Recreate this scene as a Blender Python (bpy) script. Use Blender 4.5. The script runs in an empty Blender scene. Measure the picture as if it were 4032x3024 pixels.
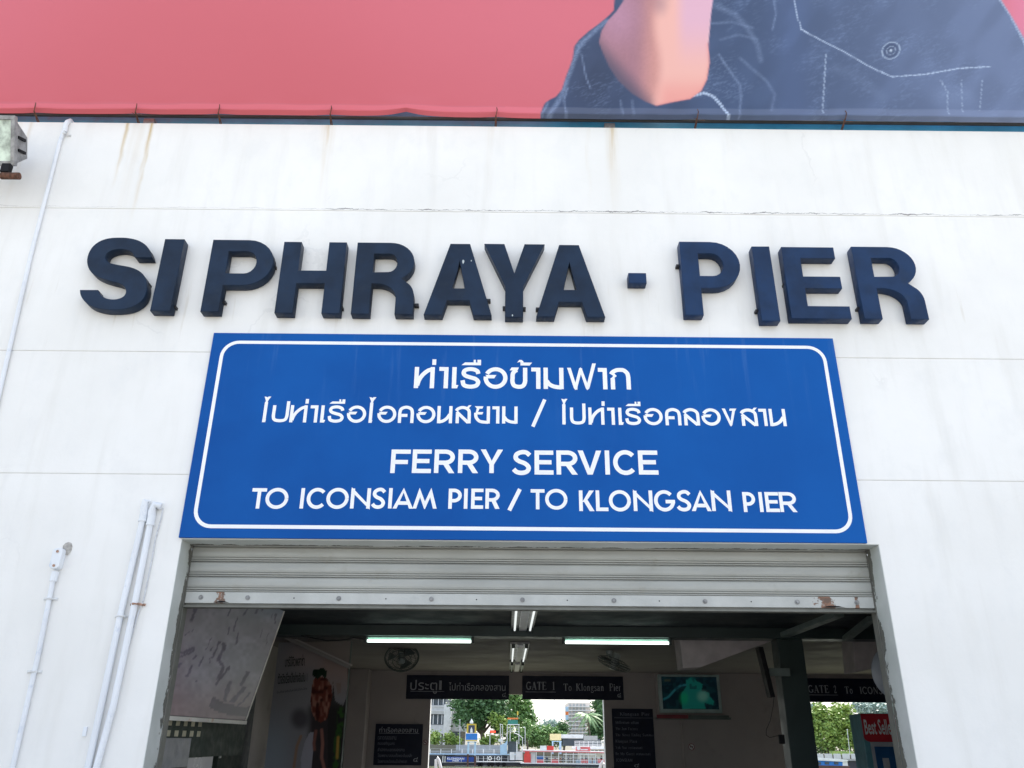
import bpy, bmesh, math, random
import numpy as np
from mathutils import Vector, Matrix

R = math.radians
random.seed(7)
rng = np.random.default_rng(11)
S = bpy.context.scene
COL = S.collection

# ------------------------------------------------------------------ camera, sky, sun, exposure
CAM = Vector((0.0, -6.0, 1.6))
FPX, PIT, ROL, YAW = 3202.1, 0.412874, 0.0072766, -0.0037764
cd = bpy.data.cameras.new('camera')
cam = bpy.data.objects.new('camera', cd); COL.objects.link(cam)
cd.sensor_width = 36.0; cd.lens = FPX / 4032 * 36; cd.clip_start = 0.05; cd.clip_end = 4000
RM = Matrix.Rotation(YAW, 3, 'Z') @ Matrix.Rotation(math.pi/2 + PIT, 3, 'X') @ Matrix.Rotation(ROL, 3, 'Z')
cam.matrix_world = Matrix.Translation(CAM) @ RM.to_4x4()
S.camera = cam

SUN_EL, SUN_AZ = R(52), R(28)          # compass-like azimuth measured from +Y towards +X
w = bpy.data.worlds.new('World'); S.world = w; w.use_nodes = True
wn = w.node_tree.nodes; wl = w.node_tree.links
bg = wn['Background']; sky = wn.new('ShaderNodeTexSky'); sky.sky_type = 'NISHITA'
sky.sun_disc = False; sky.sun_elevation = SUN_EL; sky.sun_rotation = SUN_AZ
sky.air_density = 1.0; sky.dust_density = 2.0; sky.ozone_density = 1.0
# thin bright cloud veil over the whole sky
tc = wn.new('ShaderNodeTexCoord'); cn = wn.new('ShaderNodeTexNoise'); cn.inputs['Scale'].default_value = 2.2; cn.inputs['Detail'].default_value = 5
wl.new(tc.outputs['Generated'], cn.inputs['Vector'])
cr = wn.new('ShaderNodeMapRange'); cr.inputs[1].default_value = 0.3; cr.inputs[2].default_value = 0.7; cr.inputs[3].default_value = 0.50; cr.inputs[4].default_value = 0.80
wl.new(cn.outputs['Fac'], cr.inputs[0])
vm_ = wn.new('ShaderNodeMix'); vm_.data_type = 'RGBA'; wl.new(cr.outputs[0], vm_.inputs[0]); wl.new(sky.outputs[0], vm_.inputs[6]); vm_.inputs[7].default_value = (3.2, 3.4, 3.75, 1)
wl.new(vm_.outputs[2], bg.inputs[0]); bg.inputs[1].default_value = 0.15
sd = bpy.data.lights.new('sun', 'SUN'); sd.energy = 3.0; sd.angle = R(3); sd.color = (1.0, 0.94, 0.84)
sun = bpy.data.objects.new('sun', sd); COL.objects.link(sun)
sv = Vector((math.sin(SUN_AZ)*math.cos(SUN_EL), math.cos(SUN_AZ)*math.cos(SUN_EL), math.sin(SUN_EL)))
sun.rotation_euler = sv.to_track_quat('Z', 'Y').to_euler()
S.view_settings.view_transform = 'Standard'; S.view_settings.look = 'None'
S.view_settings.gamma = 1.0; S.view_settings.exposure = 1.47
S.view_settings.use_curve_mapping = False
S.cycles.max_bounces = 8; S.cycles.diffuse_bounces = 6
S.cycles.use_denoising = True

# ------------------------------------------------------------------ pixel <-> world helpers (photo measured at 4032 x 3024)
def ray(px, py):
    return RM @ Vector(((px-2016)/FPX, -(py-1512)/FPX, -1.0))
def atY(px, py, Y):
    d = ray(px, py); return CAM + d*((Y-CAM.y)/d.y)
def atX(px, py, X):
    d = ray(px, py); return CAM + d*((X-CAM.x)/d.x)
def atZ(px, py, Z):
    d = ray(px, py); return CAM + d*((Z-CAM.z)/d.z)
RMI = np.array(RM.transposed())
def topx(P):
    q = (np.asarray(P) - np.array(CAM)) @ RMI.T
    return 2016 + FPX*q[..., 0]/-q[..., 2], 1512 - FPX*q[..., 1]/-q[..., 2]

# ------------------------------------------------------------------ object helpers
def tag(o, label=None, cat=None, group=None, kind=None):
    if label: o['label'] = label
    if cat: o['category'] = cat
    if group: o['group'] = group
    if kind: o['kind'] = kind
    return o
def thing(name, label, cat, loc=(0, 0, 0), group=None):
    o = bpy.data.objects.new(name, None); o.empty_display_size = 0.1
    COL.objects.link(o); o.location = loc
    return tag(o, label, cat, group)
def wloc(o):
    v = Vector((0, 0, 0))
    while o is not None:
        v += o.location; o = o.parent
    return v
def copy_tree(o, parent=None):
    c = o.copy(); COL.objects.link(c); c.parent = parent
    for ch in [x for x in bpy.data.objects if x.parent == o]:
        copy_tree(ch, c)
    return c

class MB:
    def __init__(s): s.v = []; s.f = []
    def add(s, vs, fs):
        n = len(s.v); s.v += [tuple(x) for x in vs]; s.f += [tuple(i+n for i in f) for f in fs]; return s
    def box(s, x0, x1, y0, y1, z0, z1):
        return s.add([(x0,y0,z0),(x1,y0,z0),(x1,y1,z0),(x0,y1,z0),(x0,y0,z1),(x1,y0,z1),(x1,y1,z1),(x0,y1,z1)],
                     [(0,3,2,1),(4,5,6,7),(0,1,5,4),(1,2,6,5),(2,3,7,6),(3,0,4,7)])
    def bar(s, a, b, w, h=None):
        a = Vector(a); b = Vector(b); h = h or w
        d = (b-a).normalized(); u = d.cross(Vector((0,0,1)))
        if u.length < 1e-3: u = Vector((1,0,0))
        u.normalize(); v = u.cross(d)
        q = [u*w/2+v*h/2, -u*w/2+v*h/2, -u*w/2-v*h/2, u*w/2-v*h/2]
        return s.add([a+x for x in q]+[b+x for x in q], [(3,2,1,0),(4,5,6,7)]+[(i,(i+1)%4,4+(i+1)%4,4+i) for i in range(4)])
    def tube(s, pts, r, n=10, closed=False, cap=True):
        pts = [Vector(p) for p in pts]; m = len(pts); rs = r if isinstance(r, (list, tuple)) else [r]*m
        vs = []; prev = None
        for i, p in enumerate(pts):
            a = pts[i-1] if (i or closed) else p; b = pts[(i+1) % m] if (i < m-1 or closed) else p
            d = (b-a).normalized()
            if prev is None:
                u = d.cross(Vector((0,0,1)))
                if u.length < 1e-3: u = Vector((1,0,0))
            else: u = prev - d*prev.dot(d)
            u.normalize(); prev = u; v = d.cross(u)
            vs += [p + (u*math.cos(2*math.pi*k/n) + v*math.sin(2*math.pi*k/n))*rs[i] for k in range(n)]
        fs = []
        for i in range(m if closed else m-1):
            j = (i+1) % m
            fs += [(i*n+k, i*n+(k+1)%n, j*n+(k+1)%n, j*n+k) for k in range(n)]
        if cap and not closed: fs += [tuple(range(n))[::-1], tuple((m-1)*n+k for k in range(n))]
        return s.add(vs, fs)
    def disc(s, c, nrm, r, t, n=16):
        c = Vector(c); nrm = Vector(nrm).normalized()
        return s.tube([c, c+nrm*t], r, n)
    def build(s, name, mat, parent=None, smooth=False, bevel=0, kind=None, local=False, label=None):
        me = bpy.data.meshes.new(name)
        off = wloc(parent) if (parent is not None and not local) else Vector((0,0,0))
        me.from_pydata([(x-off.x, y-off.y, z-off.z) for x, y, z in s.v], [], s.f)
        me.update()
        return link(name, me, mat, parent, smooth, bevel, kind, label)
def link(name, me, mat, parent=None, smooth=False, bevel=0, kind=None, label=None):
    me.materials.clear()
    me.materials.append(mat)
    o = bpy.data.objects.new(name, me); COL.objects.link(o); o.parent = parent
    if smooth:
        me.polygons.foreach_set('use_smooth', [True]*len(me.polygons))
        me.set_sharp_from_angle(angle=R(35))
    if bevel:
        b = o.modifiers.new('bevel', 'BEVEL'); b.width = bevel; b.segments = 2; b.limit_method = 'ANGLE'; b.angle_limit = R(40)
    if kind: o['kind'] = kind
    if label: o['label'] = label
    return o

# ------------------------------------------------------------------ materials
def nodes(m):
    m.use_nodes = True; nt = m.node_tree; return nt, nt.nodes, nt.links, nt.nodes['Principled BSDF']
class NT:
    def __init__(s, m):
        s.nt, s.n, s.l, s.b = nodes(m)
        s.pos = s.n.new('ShaderNodeNewGeometry').outputs['Position']
        sp = s.n.new('ShaderNodeSeparateXYZ'); s.l.new(s.pos, sp.inputs[0]); s.X, s.Y, s.Z = sp.outputs
    def sock(s, i, v):
        if hasattr(v, 'links'): s.l.new(v, i)
        else: i.default_value = v
    def m(s, op, a, b=0.0, c=0.0, clamp=False):
        k = s.n.new('ShaderNodeMath'); k.operation = op; k.use_clamp = clamp
        for i, v in enumerate((a, b, c)): s.sock(k.inputs[i], v)
        return k.outputs[0]
    def noise(s, scale=5.0, vec=None, stretch=None, detail=4.0, rough=0.55):
        k = s.n.new('ShaderNodeTexNoise'); k.inputs['Scale'].default_value = scale
        k.inputs['Detail'].default_value = detail; k.inputs['Roughness'].default_value = rough
        v = vec or s.pos
        if stretch:
            mp = s.n.new('ShaderNodeVectorMath'); mp.operation = 'MULTIPLY'; s.l.new(v, mp.inputs[0])
            mp.inputs[1].default_value = stretch; v = mp.outputs[0]
        s.l.new(v, k.inputs['Vector']); return k.outputs['Fac']
    def rng(s, v, a, b, c=0.0, d=1.0, smooth=True):
        k = s.n.new('ShaderNodeMapRange'); k.interpolation_type = 'SMOOTHSTEP' if smooth else 'LINEAR'
        s.sock(k.inputs[0], v)
        for i, x in enumerate((a, b, c, d)): k.inputs[i+1].default_value = x
        return k.outputs[0]
    def mix(s, f, a, b):
        k = s.n.new('ShaderNodeMix'); k.data_type = 'RGBA'
        s.sock(k.inputs[0], f)
        for i, v in ((6, a), (7, b)):
            if hasattr(v, 'links'): s.l.new(v, k.inputs[i])
            else: k.inputs[i].default_value = (*v[:3], 1)
        return k.outputs[2]
    def bump(s, h, strength=0.3, dist=0.01):
        k = s.n.new('ShaderNodeBump'); k.inputs['Strength'].default_value = strength; k.inputs['Distance'].default_value = dist
        s.l.new(h, k.inputs['Height']); s.l.new(k.outputs[0], s.b.inputs['Normal'])
def mk(name, col, rough=0.6, metal=0.0, var=0.12, scale=6.0, bump=0.15, bdist=0.004, dirt=None, dirtamt=0.0, stretch=None, spec=0.5):
    m = bpy.data.materials.new(name); t = NT(m)
    n1 = t.noise(scale, stretch=stretch)
    c = t.mix(t.rng(n1, 0.3, 0.7), [x*(1-var) for x in col], [min(1, x*(1+var)) for x in col])
    if dirt: c = t.mix(t.m('MULTIPLY', t.rng(t.noise(scale*1.7, detail=8, rough=0.7), 0.55, 0.72), dirtamt), c, dirt)
    t.l.new(c, t.b.inputs['Base Color'])
    t.sock(t.b.inputs['Roughness'], t.rng(t.noise(scale*2.3), 0.3, 0.7, rough*0.85, min(1, rough*1.15)))
    t.b.inputs['Metallic'].default_value = metal
    t.b.inputs['Specular IOR Level'].default_value = spec
    if bump: t.bump(t.noise(scale*8, detail=6), bump, bdist)
    return m
def emit(name, col, strength):
    m = bpy.data.materials.new(name); nt, n, l, b = nodes(m)
    b.inputs['Base Color'].default_value = (*[min(0.8, c) for c in col], 1)
    b.inputs['Emission Color'].default_value = (*col, 1); b.inputs['Emission Strength'].default_value = strength
    return m
def printed(name, rough=0.45, em=0.0, grain=0.0):
    m = bpy.data.materials.new(name); t = NT(m)
    a = t.n.new('ShaderNodeAttribute'); a.attribute_name = 'print'
    c = a.outputs['Color']
    t.l.new(c, t.b.inputs['Base Color']); t.b.inputs['Roughness'].default_value = rough; t.b.inputs['Specular IOR Level'].default_value = 0.2
    if em:
        t.b.inputs['Base Color'].default_value = (0.02,)*3+(1,)
        t.l.new(c, t.b.inputs['Emission Color']); t.b.inputs['Emission Strength'].default_value = em
    t.bump(t.noise(3.0, detail=3), 0.25, 0.01)
    return m

def lin(r, g, b):
    f = lambda c: (c/255/12.92) if c/255 <= 0.04045 else ((c/255+0.055)/1.055)**2.4
    return (f(r), f(g), f(b))

# facade plaster: white paint with rust runs, hairline cracks, fine relief
ZTOP = atY(2030, 499, 0).z
ZJ = [atY(2016, 836, 0).z, atY(2016, 1397, 0).z, atY(2016, 1879, 0).z]
def facade_mat():
    m = bpy.data.materials.new('white_wall_paint'); t = NT(m)
    c = t.mix(t.rng(t.noise(0.7, detail=5), 0.3, 0.7), (0.785, 0.775, 0.75), (0.86, 0.85, 0.83))
    c = t.mix(t.m('MULTIPLY', t.rng(t.noise(2.0, stretch=(3, 1, 0.35), detail=6), 0.48, 0.75), 0.55), c, (0.72, 0.705, 0.67))
    c = t.mix(t.m('MULTIPLY', t.rng(t.noise(3.6, stretch=(1, 1, 0.6), detail=7, rough=0.65), 0.5, 0.68), 0.30), c, (0.73, 0.73, 0.72))
    spot = t.rng(t.noise(16.0, detail=2), 0.77, 0.80)
    c = t.mix(t.m('MULTIPLY', spot, 0.25), c, (0.55, 0.53, 0.5))
    wob = t.m('MULTIPLY', t.m('SUBTRACT', t.noise(1.3, stretch=(0.2, 1, 1.6)), 0.5), 0.10)
    stre = t.rng(t.noise(14.0, stretch=(1.6, 1, 0.07), detail=5), 0.36, 0.66)
    tot = None
    #         px at top, half width m, length m, strength
    for px, hw, ln, st in ((500, 0.035, 0.80, 0.75), (596, 0.035, 1.15, 0.85), (548, 0.10, 1.2, 0.20), (1297, 0.035, 0.35, 0.9), (1297, 0.11, 1.0, 0.30),
                           (2405, 0.035, 0.40, 0.95), (2405, 0.09, 1.05, 0.42), (2310, 0.03, 1.0, 0.16), (1930, 0.05, 0.9, 0.14), (120, 0.04, 1.2, 0.26), (60, 0.12, 1.6, 0.22), (2860, 0.05, 0.5, 0.08)):
        x0 = atY(px, 500, 0).x
        d = t.m('ABSOLUTE', t.m('SUBTRACT', t.m('ADD', t.X, wob), x0))
        g = t.rng(d, 0.0, hw, 1.0, 0.0)
        fz = t.rng(t.Z, ZTOP-ln, ZTOP, 0.0, 1.0, smooth=False)
        k = t.m('MULTIPLY', t.m('MULTIPLY', g, fz), st)
        tot = k if tot is None else t.m('MAXIMUM', tot, k)
    tot = t.m('MULTIPLY', tot, t.m('ADD', t.m('MULTIPLY', stre, 0.75), 0.25))
    c = t.mix(tot, c, (0.52, 0.36, 0.13))
    # grime under letters and the sign top: short vertical runs
    run = t.m('MULTIPLY', t.rng(t.noise(9.0, stretch=(1.5, 1, 0.12), detail=4), 0.60, 0.72), t.rng(t.Z, 4.3, 4.9, 0.0, 1.0))
    run = t.m('MULTIPLY', run, t.rng(t.Z, 5.0, 5.25, 1.0, 0.0))
    c = t.mix(t.m('MULTIPLY', run, 0.28), c, (0.50, 0.44, 0.33))
    # irregular cracks along the upper joint
    wig = t.m('MULTIPLY', t.m('SUBTRACT', t.noise(5.0, stretch=(1, 0, 0), detail=8, rough=0.75), 0.5), 0.09)
    dz = t.m('ABSOLUTE', t.m('SUBTRACT', t.m('SUBTRACT', t.Z, ZJ[0]+0.018), wig))
    gate = t.rng(t.noise(1.6, stretch=(1, 0, 0), detail=6, rough=0.8), 0.42, 0.64, 0.0006, 0.0075)
    cr = t.m('MULTIPLY', t.m('LESS_THAN', dz, gate), t.rng(t.X, -1.9, -1.3, 0.25, 1.0))
    c = t.mix(t.m('MULTIPLY', cr, 0.8), c, (0.13, 0.125, 0.12))
    # fine hairlines elsewhere
    v = t.n.new('ShaderNodeTexVoronoi'); v.feature = 'DISTANCE_TO_EDGE'; v.inputs['Scale'].default_value = 0.55
    vm = t.n.new('ShaderNodeVectorMath'); vm.operation = 'ADD'; t.l.new(t.pos, vm.inputs[0])
    nn = t.n.new('ShaderNodeTexNoise'); nn.inputs['Scale'].default_value = 3.0; nn.inputs['Detail'].default_value = 6
    t.l.new(t.pos, nn.inputs['Vector']); sc = t.n.new('ShaderNodeVectorMath'); sc.operation = 'SCALE'; sc.inputs['Scale'].default_value = 0.5
    t.l.new(nn.outputs['Color'], sc.inputs[0]); t.l.new(sc.outputs[0], vm.inputs[1]); t.l.new(vm.outputs[0], v.inputs['Vector'])
    hair = t.m('MULTIPLY', t.m('LESS_THAN', v.outputs['Distance'], 0.004), t.rng(t.noise(0.8), 0.52, 0.6))
    c = t.mix(t.m('MULTIPLY', hair, 0.10), c, (0.3, 0.3, 0.3))
    t.l.new(c, t.b.inputs['Base Color']); t.b.inputs['Roughness'].default_value = 0.62
    t.b.inputs['Specular IOR Level'].default_value = 0.35
    h = t.m('ADD', t.m('MULTIPLY', t.noise(2.2, detail=5), 1.0), t.m('MULTIPLY', t.noise(45.0, detail=3), 0.10))
    t.bump(h, 0.35, 0.02)
    return m
M = {}
M['facade'] = facade_mat()
def jamb_mat():
    m = bpy.data.materials.new('chipped_jamb_paint'); t = NT(m)
    n = t.noise(6.0, detail=9, rough=0.72, stretch=(1, 1, 0.7))
    edge = t.rng(t.Y, 0.10, 0.20, 0.0, 0.34)
    chip = t.rng(t.m('ADD', n, edge), 0.78, 0.80)
    c = t.mix(t.rng(t.noise(3.0), 0.3, 0.7), (0.52, 0.55, 0.52), (0.62, 0.64, 0.62))
    c = t.mix(chip, c, (0.15, 0.15, 0.13))
    t.l.new(c, t.b.inputs['Base Color']); t.b.inputs['Roughness'].default_value = 0.7
    t.bump(t.m('SUBTRACT', t.noise(12.0), t.m('MULTIPLY', chip, 1.2)), 0.6, 0.006)
    return m
M['jamb'] = jamb_mat()
M['groove'] = mk('pale_beige_joint', (0.62, 0.60, 0.57), 0.9)  # pale beige, the joints' own colour
def signblue():
    m = bpy.data.materials.new('blue_sign_vinyl'); t = NT(m)
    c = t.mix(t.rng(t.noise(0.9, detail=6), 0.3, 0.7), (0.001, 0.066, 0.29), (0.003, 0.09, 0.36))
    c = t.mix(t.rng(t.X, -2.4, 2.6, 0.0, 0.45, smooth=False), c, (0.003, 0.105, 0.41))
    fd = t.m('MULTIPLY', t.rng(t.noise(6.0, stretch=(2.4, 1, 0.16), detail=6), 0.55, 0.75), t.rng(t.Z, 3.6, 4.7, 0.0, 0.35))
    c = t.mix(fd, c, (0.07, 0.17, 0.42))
    t.l.new(c, t.b.inputs['Base Color']); t.b.inputs['Roughness'].default_value = 0.6; t.b.inputs['Specular IOR Level'].default_value = 0.15
    t.bump(t.m('ADD', t.noise(2.5, detail=3), t.m('MULTIPLY', t.noise(30.0, detail=4), 0.12)), 0.35, 0.01)
    return m
M['signblue'] = signblue()
M['signwhite'] = mk('white_vinyl_print', (0.86, 0.86, 0.87), 0.5, var=0.03, bump=0.03)
M['navy'] = mk('navy_letter_paint', (0.0065, 0.019, 0.045), 0.5, var=0.25, scale=4, bump=0.2, dirt=(0.02, 0.03, 0.045), dirtamt=0.3, spec=0.25)
M['navyb'] = mk('blue_letter_paint', (0.0065, 0.027, 0.080), 0.5, var=0.22, scale=4, bump=0.2, dirt=(0.02, 0.035, 0.06), dirtamt=0.3, spec=0.25)
M['chip'] = mk('bare_paint_chip', (0.45, 0.5, 0.52), 0.7)
M['screw'] = mk('dark_stud', (0.02, 0.02, 0.025), 0.5, 0.3)
M['shutter'] = mk('grey_shutter_steel', (0.40, 0.405, 0.38), 0.5, 0.15, var=0.10, scale=2.2, dirt=(0.30, 0.28, 0.23), dirtamt=0.5, stretch=(0.5, 1, 2.0))
def rail_mat():
    m = bpy.data.materials.new('rusting_rail_paint'); t = NT(m)
    rx = None
    for px, hw in ((868, 0.11), (3262, 0.17), (3375, 0.03)):
        g = t.rng(t.m('ABSOLUTE', t.m('SUBTRACT', t.X, atY(px, 2375, 0.22).x)), 0.0, hw, 0.28, 0.0)
        rx = g if rx is None else t.m('MAXIMUM', rx, g)
    rust = t.rng(t.m('ADD', t.noise(11.0, detail=8, rough=0.7), rx), 0.70, 0.76)
    c = t.mix(t.rng(t.noise(4.0), 0.3, 0.7), (0.45, 0.46, 0.44), (0.54, 0.55, 0.53))
    c = t.mix(rust, c, t.mix(t.rng(t.noise(30), 0.4, 0.6), (0.26, 0.135, 0.085), (0.15, 0.095, 0.07)))
    t.l.new(c, t.b.inputs['Base Color']); t.b.inputs['Roughness'].default_value = 0.6
    t.bump(t.m('SUBTRACT', t.noise(20.0), rust), 0.4, 0.004)
    return m
M['rail'] = rail_mat()
M['railunder'] = mk('shutter_foot_steel', (0.17, 0.17, 0.15), 0.6, 0.2)
M['rust'] = mk('rusty_iron', (0.12, 0.055, 0.035), 0.85, 0.2, var=0.4, scale=40)
M['steelblue'] = mk('blue_steel_beam', (0.05, 0.34, 0.50), 0.5, 0.1, var=0.15, scale=3, dirt=(0.16, 0.10, 0.07), dirtamt=0.25)
M['conduit'] = mk('painted_conduit', (0.76, 0.785, 0.82), 0.5, var=0.05, scale=7, dirt=(0.50, 0.56, 0.66), dirtamt=0.6, stretch=(1, 1, 0.3))
M['clamp'] = mk('painted_clamp', (0.66, 0.67, 0.67), 0.55, dirt=(0.36, 0.17, 0.09), dirtamt=0.5, scale=20)
M['clamprust'] = mk('rusty_clamp', (0.40, 0.24, 0.17), 0.8, var=0.4, scale=30)
M['mortar'] = mk('broken_mortar', (0.42, 0.40, 0.37), 0.95, var=0.3, scale=30, bump=0.8)
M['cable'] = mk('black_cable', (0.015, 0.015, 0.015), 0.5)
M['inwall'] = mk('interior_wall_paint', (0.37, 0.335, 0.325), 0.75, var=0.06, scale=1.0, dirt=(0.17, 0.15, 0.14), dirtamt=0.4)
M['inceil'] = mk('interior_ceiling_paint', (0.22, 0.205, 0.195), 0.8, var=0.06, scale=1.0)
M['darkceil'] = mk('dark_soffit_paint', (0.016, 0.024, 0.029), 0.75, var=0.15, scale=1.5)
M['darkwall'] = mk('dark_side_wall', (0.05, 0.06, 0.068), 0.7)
M['green'] = mk('dark_green_steel_paint', (0.026, 0.042, 0.040), 0.5, var=0.15, scale=2.5)
M['greenlight'] = mk('grey_green_paint', (0.12, 0.15, 0.14), 0.6)
M['floor'] = mk('worn_concrete_floor', (0.17, 0.165, 0.155), 0.8, var=0.15, scale=1.5)
M['paving'] = mk('concrete_forecourt', (0.46, 0.44, 0.385), 0.85, var=0.15, scale=0.8)
M['gatesign'] = mk('dark_navy_board', (0.005, 0.009, 0.026), 0.45, var=0.1, spec=0.2)
M['gatetext'] = mk('grey_sign_print', (0.34, 0.36, 0.40), 0.5, bump=0)
M['gatetextdim'] = mk('faded_sign_print', (0.17, 0.19, 0.24), 0.5, bump=0)
M['tube'] = emit('lit_fluorescent_tube', (0.85, 1.0, 0.93), 1.2)
M['tubeglow'] = emit('weak_fluorescent_tube', (0.95, 1.0, 0.98), 0.32)
M['fixture'] = mk('white_lamp_housing', (0.55, 0.62, 0.58), 0.4)
M['reflector'] = mk('pale_green_reflector', (0.45, 0.75, 0.62), 0.35, bump=0)
M['socket'] = mk('dark_lamp_socket', (0.03, 0.04, 0.04), 0.5)
M['fan'] = mk('dark_fan_plastic', (0.06, 0.08, 0.075), 0.45)
M['fanhub'] = mk('grey_fan_hub', (0.30, 0.34, 0.32), 0.4)
M['whiteplastic'] = mk('white_plastic', (0.6, 0.62, 0.62), 0.4, bump=0)
M['tvbezel'] = mk('silver_bezel', (0.40, 0.52, 0.50), 0.35, bump=0)
M['redstrip'] = mk('dark_red_strip', (0.22, 0.03, 0.04), 0.5, bump=0)
M['black'] = mk('matt_black', (0.010, 0.010, 0.012), 0.6, spec=0.15)
M['greydisc'] = mk('grey_plastic_disc', (0.30, 0.33, 0.38), 0.4, bump=0)
M['teal'] = mk('teal_cabinet_side', (0.13, 0.35, 0.42), 0.4)
M['redpanel'] = mk('red_cabinet_panel', (0.55, 0.02, 0.035), 0.35, bump=0)
M['bluepanel'] = mk('blue_cabinet_panel', (0.01, 0.10, 0.28), 0.35, bump=0)
M['palepanel'] = mk('pale_cabinet_edge', (0.5, 0.52, 0.56), 0.4, bump=0)
M['cabinet'] = mk('grey_metal_cabinet', (0.16, 0.17, 0.20), 0.4, 0.2, var=0.1)
M['sheen'] = mk('grey_laminate_panel', (0.24, 0.24, 0.29), 0.3, 0.1, var=0.2, scale=1.2)
M['vent'] = mk('green_vent_block', (0.04, 0.055, 0.045), 0.7)
M['venthole'] = mk('cream_vent_back', (0.55, 0.52, 0.38), 0.7)
M['glass'] = mk('milky_lamp_glass', (0.50, 0.58, 0.50), 0.12, bump=0.3, var=0.45, scale=9)
M['galv'] = mk('galvanised_lamp_body', (0.27, 0.27, 0.27), 0.5, 0.5, var=0.3, scale=14, dirt=(0.15, 0.10, 0.07), dirtamt=0.5)
M['vinyl'] = printed('printed_banner_vinyl', 0.5)
M['print'] = printed('printed_poster', 0.35)
M['screen'] = printed('lit_tv_screen', 0.2, em=0.10)
M['frame'] = mk('pale_poster_frame', (0.72, 0.70, 0.64), 0.5, dirt=(0.55, 0.28, 0.14), dirtamt=0.9, scale=2.5)
M['postertext'] = mk('black_poster_text', (0.02, 0.02, 0.02), 0.5, bump=0)

# ------------------------------------------------------------------ the pier building
FX0, FX1 = -2.418, 2.760            # shutter opening
OT = atY(2030, 2131, 0).z           # lintel underside
building = thing('pier_building', 'white painted pier building with wide roller shutter opening', 'building', (0, 0, 0))
WX = 13.0
def prism(mb, poly, y0, y1):        # polygon in XZ (counter-clockwise seen from -Y) extruded along Y
    n = len(poly)
    mb.add([(x, y0, z) for x, z in poly] + [(x, y1, z) for x, z in poly],
           [tuple(range(n)), tuple(range(2*n-1, n-1, -1))] + [(i, n+i, n+(i+1) % n, (i+1) % n) for i in range(n)])
G = 0.0028
zz = [0.0, ZJ[2], ZJ[1], ZJ[0], ZTOP]
xs_ = [-WX, FX0, FX1, WX]; zs_ = [0.0, OT, zz[1]-G]
vs_ = [(x, y, z) for y in (0, 0.2) for z in zs_ for x in xs_]; fs_ = []
ix = lambda k, j, i: k*12+j*4+i
for j, i in ((0, 0), (0, 2), (1, 0), (1, 1), (1, 2)):
    fs_ += [(ix(0, j, i), ix(0, j, i+1), ix(0, j+1, i+1), ix(0, j+1, i)), (ix(1, j, i), ix(1, j+1, i), ix(1, j+1, i+1), ix(1, j, i+1))]
for i in (0, 1, 2): fs_.append((ix(0, 2, i), ix(0, 2, i+1), ix(1, 2, i+1), ix(1, 2, i)))
fs_ += [(ix(0, 1, 1), ix(1, 1, 1), ix(1, 1, 2), ix(0, 1, 2)), (ix(0, 0, 1), ix(1, 0, 1), ix(1, 1, 1), ix(0, 1, 1)), (ix(0, 0, 2), ix(0, 1, 2), ix(1, 1, 2), ix(1, 0, 2))]
MB().add(vs_, fs_).build('wall_band', M['facade'], building)
for a, c in ((1, 2), (2, 3), (3, 4)):
    MB().box(-WX, WX, 0, 0.20, zz[a]+G, zz[c]-(G if c < 4 else 0)).build('wall_band', M['facade'], building, bevel=0.003)
for z in zz[1:4]:
    MB().box(-WX, WX, 0.005, 0.19, z-G-0.001, z+G+0.001).build('joint', M['groove'], building)
# chipped reveals
MB().box(FX0-0.001, FX0+0.004, 0.003, 0.215, 0, OT-0.006).build('jamb', M['jamb'], building)
MB().box(FX1-0.004, FX1+0.001, 0.003, 0.215, 0, OT-0.006).build('jamb', M['jamb'], building)
MB().box(FX0-0.001, FX1+0.001, 0.003, 0.200, OT-0.005, OT+0.001).build('lintel_soffit', M['jamb'], building)
# coping stretches behind the beam and building body
MB().box(-WX, WX, 0.20, 0.45, OT+0.02, ZTOP-0.02).build('inner_wall', M['inwall'], building)
MB().box(-WX, FX0-0.12, 0.21, 0.45, 0, OT+0.019).build('inner_wall', M['inwall'], building)
MB().box(FX1+0.12, WX, 0.21, 0.45, 0, OT+0.019).build('inner_wall', M['inwall'], building)
# interior shell
CZ = 2.765; YB = 10.0; LX = -3.2; RX = 9.5
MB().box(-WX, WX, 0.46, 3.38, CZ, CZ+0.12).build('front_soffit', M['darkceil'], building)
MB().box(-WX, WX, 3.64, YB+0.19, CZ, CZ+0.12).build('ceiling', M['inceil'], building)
MB().box(LX-0.2, RX, 3.385, 3.635, 2.655, CZ+0.12).build('portal_beam', M['green'], building, bevel=0.006)
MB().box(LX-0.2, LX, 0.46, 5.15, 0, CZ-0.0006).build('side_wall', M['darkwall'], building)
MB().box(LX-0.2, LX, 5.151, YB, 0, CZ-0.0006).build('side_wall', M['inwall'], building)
MB().box(RX, RX+0.2, 0.46, YB, 0, CZ-0.002).build('side_wall', M['inwall'], building)
MB().box(-WX, WX, 0.46, YB+0.2, CZ+0.125, CZ+0.2).build('roof_deck', M['inceil'], building)
g1 = (atY(1693, 2800, YB).x, atY(2379, 2800, YB).x, atY(2004, 2733, YB).z)
g2 = (5.32, 7.9, atY(3180, 2762, YB).z)
b = MB()
prism(b, [(LX, 0), (g1[0], 0), (g1[0], g1[2]), (g1[1], g1[2]), (g1[1], 0), (g2[0], 0), (g2[0], g2[2]), (g2[1], g2[2]), (g2[1], 0), (RX, 0), (RX, CZ-0.0004), (LX, CZ-0.0004)], YB, YB+0.18)
b.build('back_wall', M['inwall'], building)
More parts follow.
